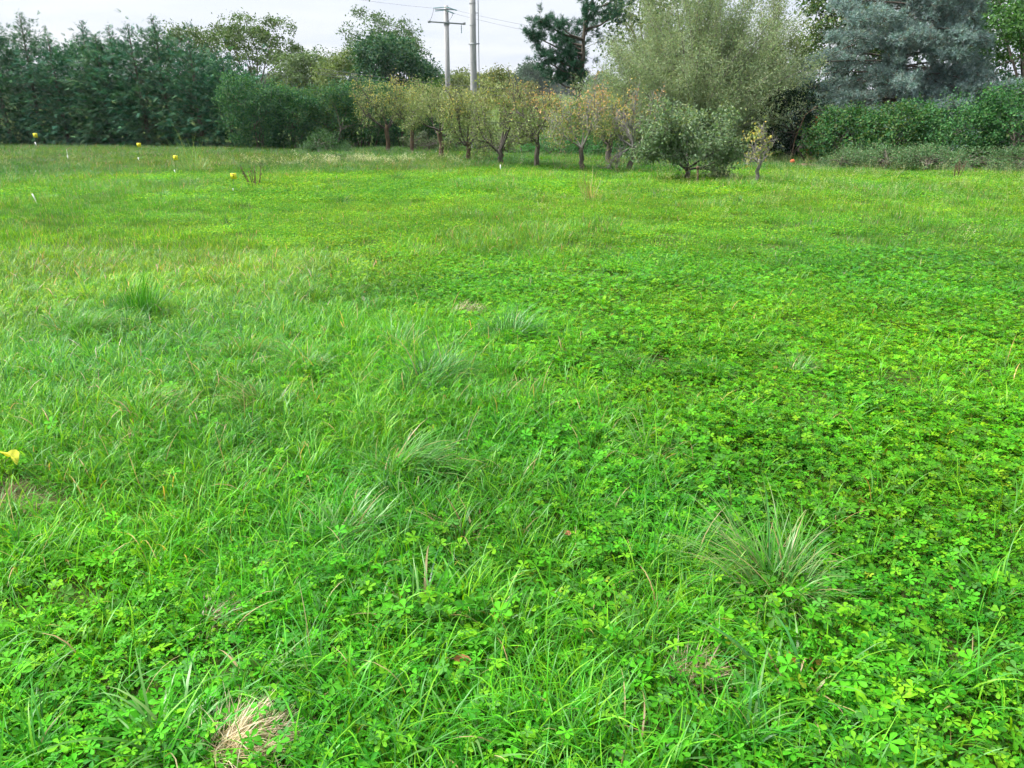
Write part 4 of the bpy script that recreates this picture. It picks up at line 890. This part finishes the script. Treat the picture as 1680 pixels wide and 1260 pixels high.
# ------------------------------------------------------------------ tussocks and other single plants
def tussock(label, px, py, wpx, hpx, n, colors, straw=.08, wd=(.003, .006), curl=(1.0, 2.3), seed=0, lean=None, group='grass tussocks in the field', name='grass_tussock', tips=None, upright=.5):
    b = gp(px, py); b.z -= .01; sl_ = (b - Vector((0, 0, CAM_H))).length / FPX; R = wpx * sl_ / 2; H = hpx * sl_ / math.cos(min(.9, math.atan2(CAM_H, b.y)))
    rng = np.random.default_rng(seed + 3000); t = thing(name, label, 'grass tuft', b, group); mb = MB()
    P = disc(rng, n, R * .5); P[:, :2] += rng.normal(0, R * .08, (n, 2)); az = np.arctan2(P[:, 1], P[:, 0]) + rng.normal(0, .95, n)
    if lean is not None: az = np.where(rng.random(n) < .45, lean + rng.normal(0, .5, n), az)
    q = np.clip(np.linalg.norm(P[:, :2], axis=1) / (R * .5), 0, 1.2); L = ((1.05 * H + .42 * R) if py < 800 else (.80 * H + .34 * R)) * rng.uniform(.5, 1.15, n)
    C = pal(rng, n, colors, None, .14); st = rng.random(n) < straw; C[st] = pal(rng, int(st.sum()), [STRAW, (.34, .27, .12)], None, .2)
    C1 = C * 1.1 if tips is None else np.where(rng.random((n, 1)) < .4, pal(rng, n, tips, None, .15), C * 1.1)
    fl = (rng.random(n) < .28) * rng.uniform(.3, 1.0, n); ax = rng.uniform(0, 6.28); L = L * (1 + .35 * np.cos(az - ax))
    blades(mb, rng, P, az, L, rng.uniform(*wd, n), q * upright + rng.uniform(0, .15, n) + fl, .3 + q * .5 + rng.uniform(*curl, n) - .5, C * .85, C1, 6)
    mb.build('blades', M_TUFT, t); return t
DG = [(.025, .15, .015), (.035, .19, .012), (.035, .17, .04)]; MG = [(.06, .28, .012), (.09, .32, .015), (.06, .24, .05)]; PG = [(.12, .30, .06), (.16, .33, .09), (.08, .27, .03)]; OG = [(.12, .24, .03), (.16, .25, .05)]
TUSS = [('dark upright tussock in the short grass at the left, a deep green cone', 230, 522, 75, 46, 220, MG + DG, dict(curl=(.1, .9), straw=.02, upright=.3)),
    ('straw-streaked tussock right of the dark cone-shaped one', 400, 590, 90, 55, 200, OG + MG, dict(straw=.12)),
    ('deep green wide tussock at the middle of the field behind the dead straw', 835, 560, 115, 46, 220, MG + DG[:2], dict(straw=.02, curl=(1.2, 2.6))),
    ('largest arching tussock left of the middle, bluish green', 715, 640, 170, 66, 300, MG + DG[:2], dict(straw=.03, lean=0.1, curl=(1.2, 2.7))),
    ('big foreground tussock with straw tips alone in the leafy mat at the right', 1272, 985, 190, 116, 560, PG + MG, dict(straw=.08, tips=[(.24, .34, .12), (.34, .30, .14), (.16, .30, .07)], wd=(.003, .0055))),
    ('small pale tussock with drooping tips right of the middle', 1020, 597, 65, 30, 120, PG, dict()),
    ('tussock just left of the largest arching one', 650, 580, 70, 42, 170, MG, dict()),
    ('low wide tussock in the mat right of the middle', 1165, 620, 95, 35, 170, MG, dict()),
    ('small drooping tussock farthest right in the mat', 1308, 618, 70, 34, 130, PG, dict(lean=0.2)),
    ('bluish arching tussock in the long grass left of the middle', 505, 612, 95, 48, 220, PG + MG, dict(lean=0.3)),
    ('broad-bladed tuft at the lower middle beside a thin bare spot', 690, 1030, 120, 90, 60, PG + DG, dict(wd=(.006, .011), straw=.03)),
    ('upright yellowing tuft at the lower middle with straw blades', 770, 892, 80, 60, 70, MG + OG, dict(straw=.28, wd=(.005, .008))),
    ('sparse broad-bladed tuft at the lower right with long arching blades', 1300, 1140, 150, 100, 46, PG + MG, dict(wd=(.006, .011), straw=.06)),
    ('flattened long tussock at the left picture side', 130, 555, 130, 40, 260, MG + PG, dict(lean=0.2)),
    ('small far tussock in the bright grass left of the orchard', 565, 334, 36, 20, 90, DG, dict()),
    ('dark far tussock below the white flowers', 652, 298, 32, 18, 90, DG, dict()),
    ('tiny far tussock just right of the thinner pole column', 697, 327, 24, 15, 70, DG, dict()),
    ('far tussock between the yellow labels and the left edge', 265, 328, 36, 18, 80, DG + PG, dict()),
    ('far dark tussock just below the second yellow label', 236, 296, 26, 12, 80, DG, dict()),
    ('far dark tussock left of the second yellow label', 155, 298, 22, 11, 70, DG, dict()),
    ('tiny tussock at the hedge foot right of the second yellow label', 240, 254, 14, 8, 50, DG, dict()),
    ('dark far tussock right of the dead stems', 632, 320, 24, 14, 70, DG, dict()),
    ('sparse pale arching tuft in the mat right of the middle', 1075, 762, 130, 55, 44, PG + OG, dict(straw=.25, wd=(.003, .006), lean=0.0)),
    ('brown-tinged tussock in the long grass left of the middle', 440, 680, 95, 50, 160, OG + MG, dict(straw=.12)),
    ('brown-tinged seeding tussock at the left', 225, 690, 90, 50, 140, OG + MG, dict(straw=.14)),
    ('broad-bladed bluish tuft at the bottom left', 285, 1235, 120, 110, 40, PG, dict(wd=(.007, .012), straw=0)),
    ('broad-bladed tuft at the bottom middle', 770, 1245, 120, 100, 36, PG + MG, dict(wd=(.007, .012), straw=0)),
    ('broad-bladed tuft at the bottom right', 1215, 1245, 120, 90, 36, PG + MG, dict(wd=(.007, .012), straw=.03)),
    ('long pale arching tuft above the straw patch', 430, 1130, 110, 90, 50, PG, dict(wd=(.005, .009), straw=.05, lean=0.1)),
    ('pale drooping tuft in the long grass by the fallen yellow leaf', 385, 800, 130, 55, 130, PG + MG, dict(straw=.06, lean=0.2)),
    ('lush bluish tuft at the middle edge of the long grass', 655, 790, 130, 75, 200, PG + MG, dict(lean=0.2, wd=(.004, .008))),
    ('lush tuft left of the lower middle', 560, 900, 130, 80, 160, PG + MG, dict(lean=0.2, wd=(.004, .008)))]
for i, (lab, px, py, wp, hp, n, c, kw) in enumerate(TUSS): tussock(lab, px, py, wp, hp, int(n * (2.2 if py < 800 else 1.2)), c, seed=i, **kw)
tussock('tall feathery pale weed right of the third yellow label', 318, 285, 52, 44, 130, [(.14, .30, .10), (.18, .33, .13)], .05, (.006, .010), (.3, 1.0), 90, name='feathery_weed', group='tall weeds in the field')
tussock('tall pale dry weed stems before the grey-twigged fruit trees', 968, 332, 30, 42, 60, [(.34, .34, .14), (.28, .30, .12)], .4, (.008, .012), (.0, .4), 91, name='dry_weed', group='tall weeds in the field')
def dead_stems(label, px, py, wpx, hpx, seed):
    rng = np.random.default_rng(seed); b = gp(px, py); s = b.length / FPX; t = thing('dead_weed', label, 'weed', b)
    for i in range(9):
        x = rng.uniform(-.5, .5) * wpx * s; h = hpx * s * rng.uniform(.5, 1.05); d = rng.normal(0, .12)
        pts = np.array([[x * .4, rng.normal(0, .04), -.03], [x * .7, 0, h * .5], [x + d * h, rng.normal(0, .05), h]])
        mb = MB(); tubes(mb, [(pts, np.array([.012, .010, .006]))], (.1, .1, .1), 4)
        k = 16; f = rng.uniform(.3, 1, (k, 1)); Q = pts[1] * (1 - f) + pts[2] * f + rng.normal(0, .012, (k, 3)); place(mb, T_LEAF, F_LEAF, Q, rng.normal(0, .6, (k, 3)) + [0, 0, .7], rng.normal(0, 1, (k, 3)), .04, np.full(k, .016), np.tile([[.1, .1, .1]], (k, 1)))
        mb.build('stem', M_BARKR, t)
dead_stems('dead brown upright weed stems right of the nearest yellow label', 420, 308, 40, 38, 5)
dead_stems('small dead weed stems leaning at the right thicket edge', 1570, 296, 20, 28, 6)

# ------------------------------------------------------------------ ground litter and small things
def leaf_litter(name, label, px, py, size_px, colr, seed, lobed=False, lift=.05, rot=0.0):
    rng = np.random.default_rng(seed); b = gp(px, py); sl_ = (b - Vector((0, 0, CAM_H))).length / FPX; S = size_px * sl_
    m = leafmat('fallen_leaf_%d' % seed, .25, .55, .3); mb = MB(); k = 18; a = np.linspace(0, 2 * math.pi, k, endpoint=False)
    r = (.5 + (.13 * np.cos(3 * a + .4) + .06 * np.cos(5 * a) if lobed else -.20 * np.abs(np.sin(a)))) * S
    ctr = np.array([[0, 0, 0]]); mid = np.stack([r * .5 * np.cos(a), r * .5 * np.sin(a), .05 * S * np.sin(2 * a)], 1); rim = np.stack([r * np.cos(a), r * np.sin(a), .14 * S * np.cos(2 * a + .6) + rng.normal(0, .02 * S, k)], 1)
    F = [[0, 1 + i, 1 + (i + 1) % k] for i in range(k)]
    for i in range(k): j = (i + 1) % k; F += [[1 + i, 1 + k + i, 1 + k + j], [1 + i, 1 + k + j, 1 + j]]
    c = np.array(colr) * (1 + rng.normal(0, .08, (1 + 2 * k, 1))); mb.add(np.concatenate([ctr, mid, rim]), F, c)
    t = thing(name, label, 'leaf', b + Vector((0, 0, lift)), 'fallen leaves in the grass'); t.rotation_euler = (.75, .10, rot)
    mb.build('blade', m, t); part('stalk', M_BARKR, t, lambda q: tubes(q, [(np.array([[-S * .4, 0, 0], [-S * .7, 0, -.02 * S], [-S * .95, .05 * S, -.1 * S]]), np.array([.0016, .0014, .001]))], (.1, .1, .1), 4))
leaf_litter('fallen_leaf', 'bright yellow fallen leaf in the grass at the left edge', 32, 803, 27, (.70, .70, .07), 1, True, .17, 1.9)
leaf_litter('fallen_leaf', 'curled orange-brown fallen leaf in the grass at the lower middle', 760, 1122, 26, (.36, .16, .06), 2, False, .09)
leaf_litter('fallen_leaf', 'small rusty fallen leaf in the mat right of the lower middle', 930, 907, 14, (.34, .13, .06), 3, False, .09)
leaf_litter('fallen_leaf', 'pale yellow fallen leaf in the long grass left of the middle', 502, 756, 10, (.50, .42, .12), 4, True, .09)
def straw_patch(name, label, px, py, wpx, seed, n=520, cols=((.50, .42, .27), (.36, .28, .17), (.58, .50, .34)), hgt=.05):
    rng = np.random.default_rng(seed); b = gp(px, py); sl_ = (b - Vector((0, 0, CAM_H))).length / FPX; R = wpx * sl_ / 2; t = thing(name, label, 'dead grass', b, 'patches of dead grass'); mb = MB()
    P = disc(rng, n, R * .8); P[:, 2] = rng.uniform(0, hgt, n) * (1 - np.linalg.norm(P[:, :2], axis=1) / R)
    az = .6 + rng.normal(0, .9, n); C = pal(rng, n, cols, None, .2)
    blades(mb, rng, P, az, rng.uniform(.06, .16, n), rng.uniform(.0018, .0035, n), rng.uniform(.7, 1.4, n), rng.uniform(1.2, 1.9, n), C, C * 1.1, 4); mb.build('straw', M_TUFT, t)
straw_patch('dead_grass_patch', 'pale dead straw patch in the foreground at the bottom left', 385, 1246, 120, 11, 900, hgt=.10)
straw_patch('dead_grass_patch', 'small dead grass patch in the thin spot at the lower right', 1125, 1125, 90, 12, 260, ((.26, .20, .12), (.36, .29, .18)))
straw_patch('dead_grass_patch', 'pinkish dead straw in the middle of the field left of a deep green tussock', 765, 518, 80, 13, 300, ((.42, .33, .25), (.34, .26, .17)), .12)
straw_patch('dead_grass_patch', 'brown dead grass in a thin spot at the left foreground', 345, 1035, 60, 14, 200, ((.24, .18, .11), (.34, .27, .17)))
straw_patch('dead_grass_patch', 'reddish dead grass in the long grass at the left', 215, 735, 50, 15, 160, ((.34, .20, .12), (.30, .22, .13)), .1)
def lump(name, label, cat, px, py, wpx, hpx, mat, seed, dy=1.0, group=None, nl=5):
    rng = np.random.default_rng(seed); b = gp(px, py); s = (b - Vector((0, 0, CAM_H))).length / FPX; w2 = wpx * s / 2; h = hpx * s; mb = MB()
    nu, nv = 26, 9; u = np.linspace(0, 2 * math.pi, nu, endpoint=False); v = np.linspace(0, math.pi / 2, nv); U, Vv = np.meshgrid(u, v)
    n = 1 + .35 * (vnoise(np.cos(U) * 2 + seed, np.sin(U) * 2 + Vv * 1.5, 1.6, seed) - .5) + .2 * (vnoise(np.cos(U) * 5, np.sin(U) * 5 + Vv * 4, 1.6, seed + 1) - .5)
    X = np.cos(U) * np.cos(Vv) * w2 * n; Y_ = np.sin(U) * np.cos(Vv) * w2 * dy * n; Z = np.sin(Vv) * h * n - .02
    V3 = np.stack([X, Y_, Z], -1).reshape(-1, 3); F = []
    for i in range(nv - 1):
        for j in range(nu): a = i * nu + j; c = i * nu + (j + 1) % nu; F += [[a, c, c + nu], [a, c + nu, a + nu]]
    mb.add(V3, F, (.1, .1, .1)); o = mb.build(name, mat); o.location = b; tag(o, label, cat, group); return o
lump('earth_pile', 'low pile of brown earth and dead bark by the dark gap at the right', 'earth pile', 1322, 277, 56, 8, M_SOIL, 21, .6)
lump('soil_clod', 'reddish brown soil clod in the grass at the bottom left corner', 'clod', 75, 1250, 28, 16, noisemat('clod', (.10, .045, .03), (.22, .11, .08), 30, bump=.8), 22, 1.0)
lump('earth_pile', 'small heap of dead plant litter in front of the apple tree', 'earth pile', 1178, 318, 24, 7, M_SOIL, 23, .7)
# orange cap on a stake, old post
b = gp(1299, 275); t = thing('marker_cap', 'small round orange cap on a short stake by the earth pile', 'marker', b); s_ = b.length / FPX
part('stake', M_WIRE, t, lambda m: tubes(m, [(np.array([[0, 0, -.1], [0, 0, 7 * s_]]), np.array([.012, .012]))], (.1, .1, .1), 6))
def cap(m):
    z = 9 * s_; r = 3.6 * s_; k = 9; pr = [(math.sin(a) * r, z - math.cos(a) * r * .9) for a in np.linspace(.15, math.pi - .05, k)]
    tubes(m, [(np.array([[0, 0, q[1]] for q in pr]), np.array([q[0] for q in pr]))], (.1, .1, .1), 14)
part('cap', M_ORG, t, cap, True)
b = gp(1143, 305); t = thing('old_post', 'short weathered wooden post with a rounded knob right of the apple trunk', 'post', b); s_ = b.length / FPX
part('shaft', M_BARKR, t, lambda m: tubes(m, [(np.array([[0, 0, -.1], [.01, 0, 14 * s_], [-.01, 0, 25 * s_]]), np.array([.028, .024, .026]))], (.1, .1, .1), 8), True)
part('knob', M_BARKR, t, lambda m: tubes(m, [(np.array([[-.01, 0, 25 * s_], [-.01, 0, 26.5 * s_], [-.01, 0, 28.5 * s_], [-.01, 0, 30 * s_]]), np.array([.026, .045, .048, .02]))], (.1, .1, .1), 8), True)
# arching dead stem by the dark gap
b = at_ground(1296, 30.9); t = thing('arching_stem', 'long dead arching stem curving over the dark gap at the right', 'branch', b); z1 = zat(174, 30.9) - b.z
part('stem', M_BARKR, t, lambda m: tubes(m, [(np.array([[0, 0, -.05], [.08, 0, z1 * .45], [.35, 0, z1 * .85], [.75, 0, z1 * 1.0], [1.15, .05, z1 * .93]]), np.array([.03, .027, .022, .017, .008]))], (.1, .1, .1), 5), True)

# ------------------------------------------------------------------ light haze in the air (fades the farthest trees)
def haze():
    mb = MB(); boxmb(mb, (0, 0, 0), (6400, 6400, 22)); m = bpy.data.materials.new('haze_air'); m.use_nodes = True; t = m.node_tree; t.nodes.clear()
    o = N('ShaderNodeOutputMaterial', t); v = N('ShaderNodeVolumePrincipled', t); v.inputs['Density'].default_value = HAZE; v.inputs['Color'].default_value = (.86, .92, 1.0, 1); v.inputs['Anisotropy'].default_value = .2
    t.links.new(v.outputs[0], o.inputs['Volume']); h = mb.build('haze', m, None, False); h.location = (0, 0, 6.8)
    tag(h, 'thin pale haze in the air over the field', None, None, 'stuff')
HAZE = 0.00017
haze()
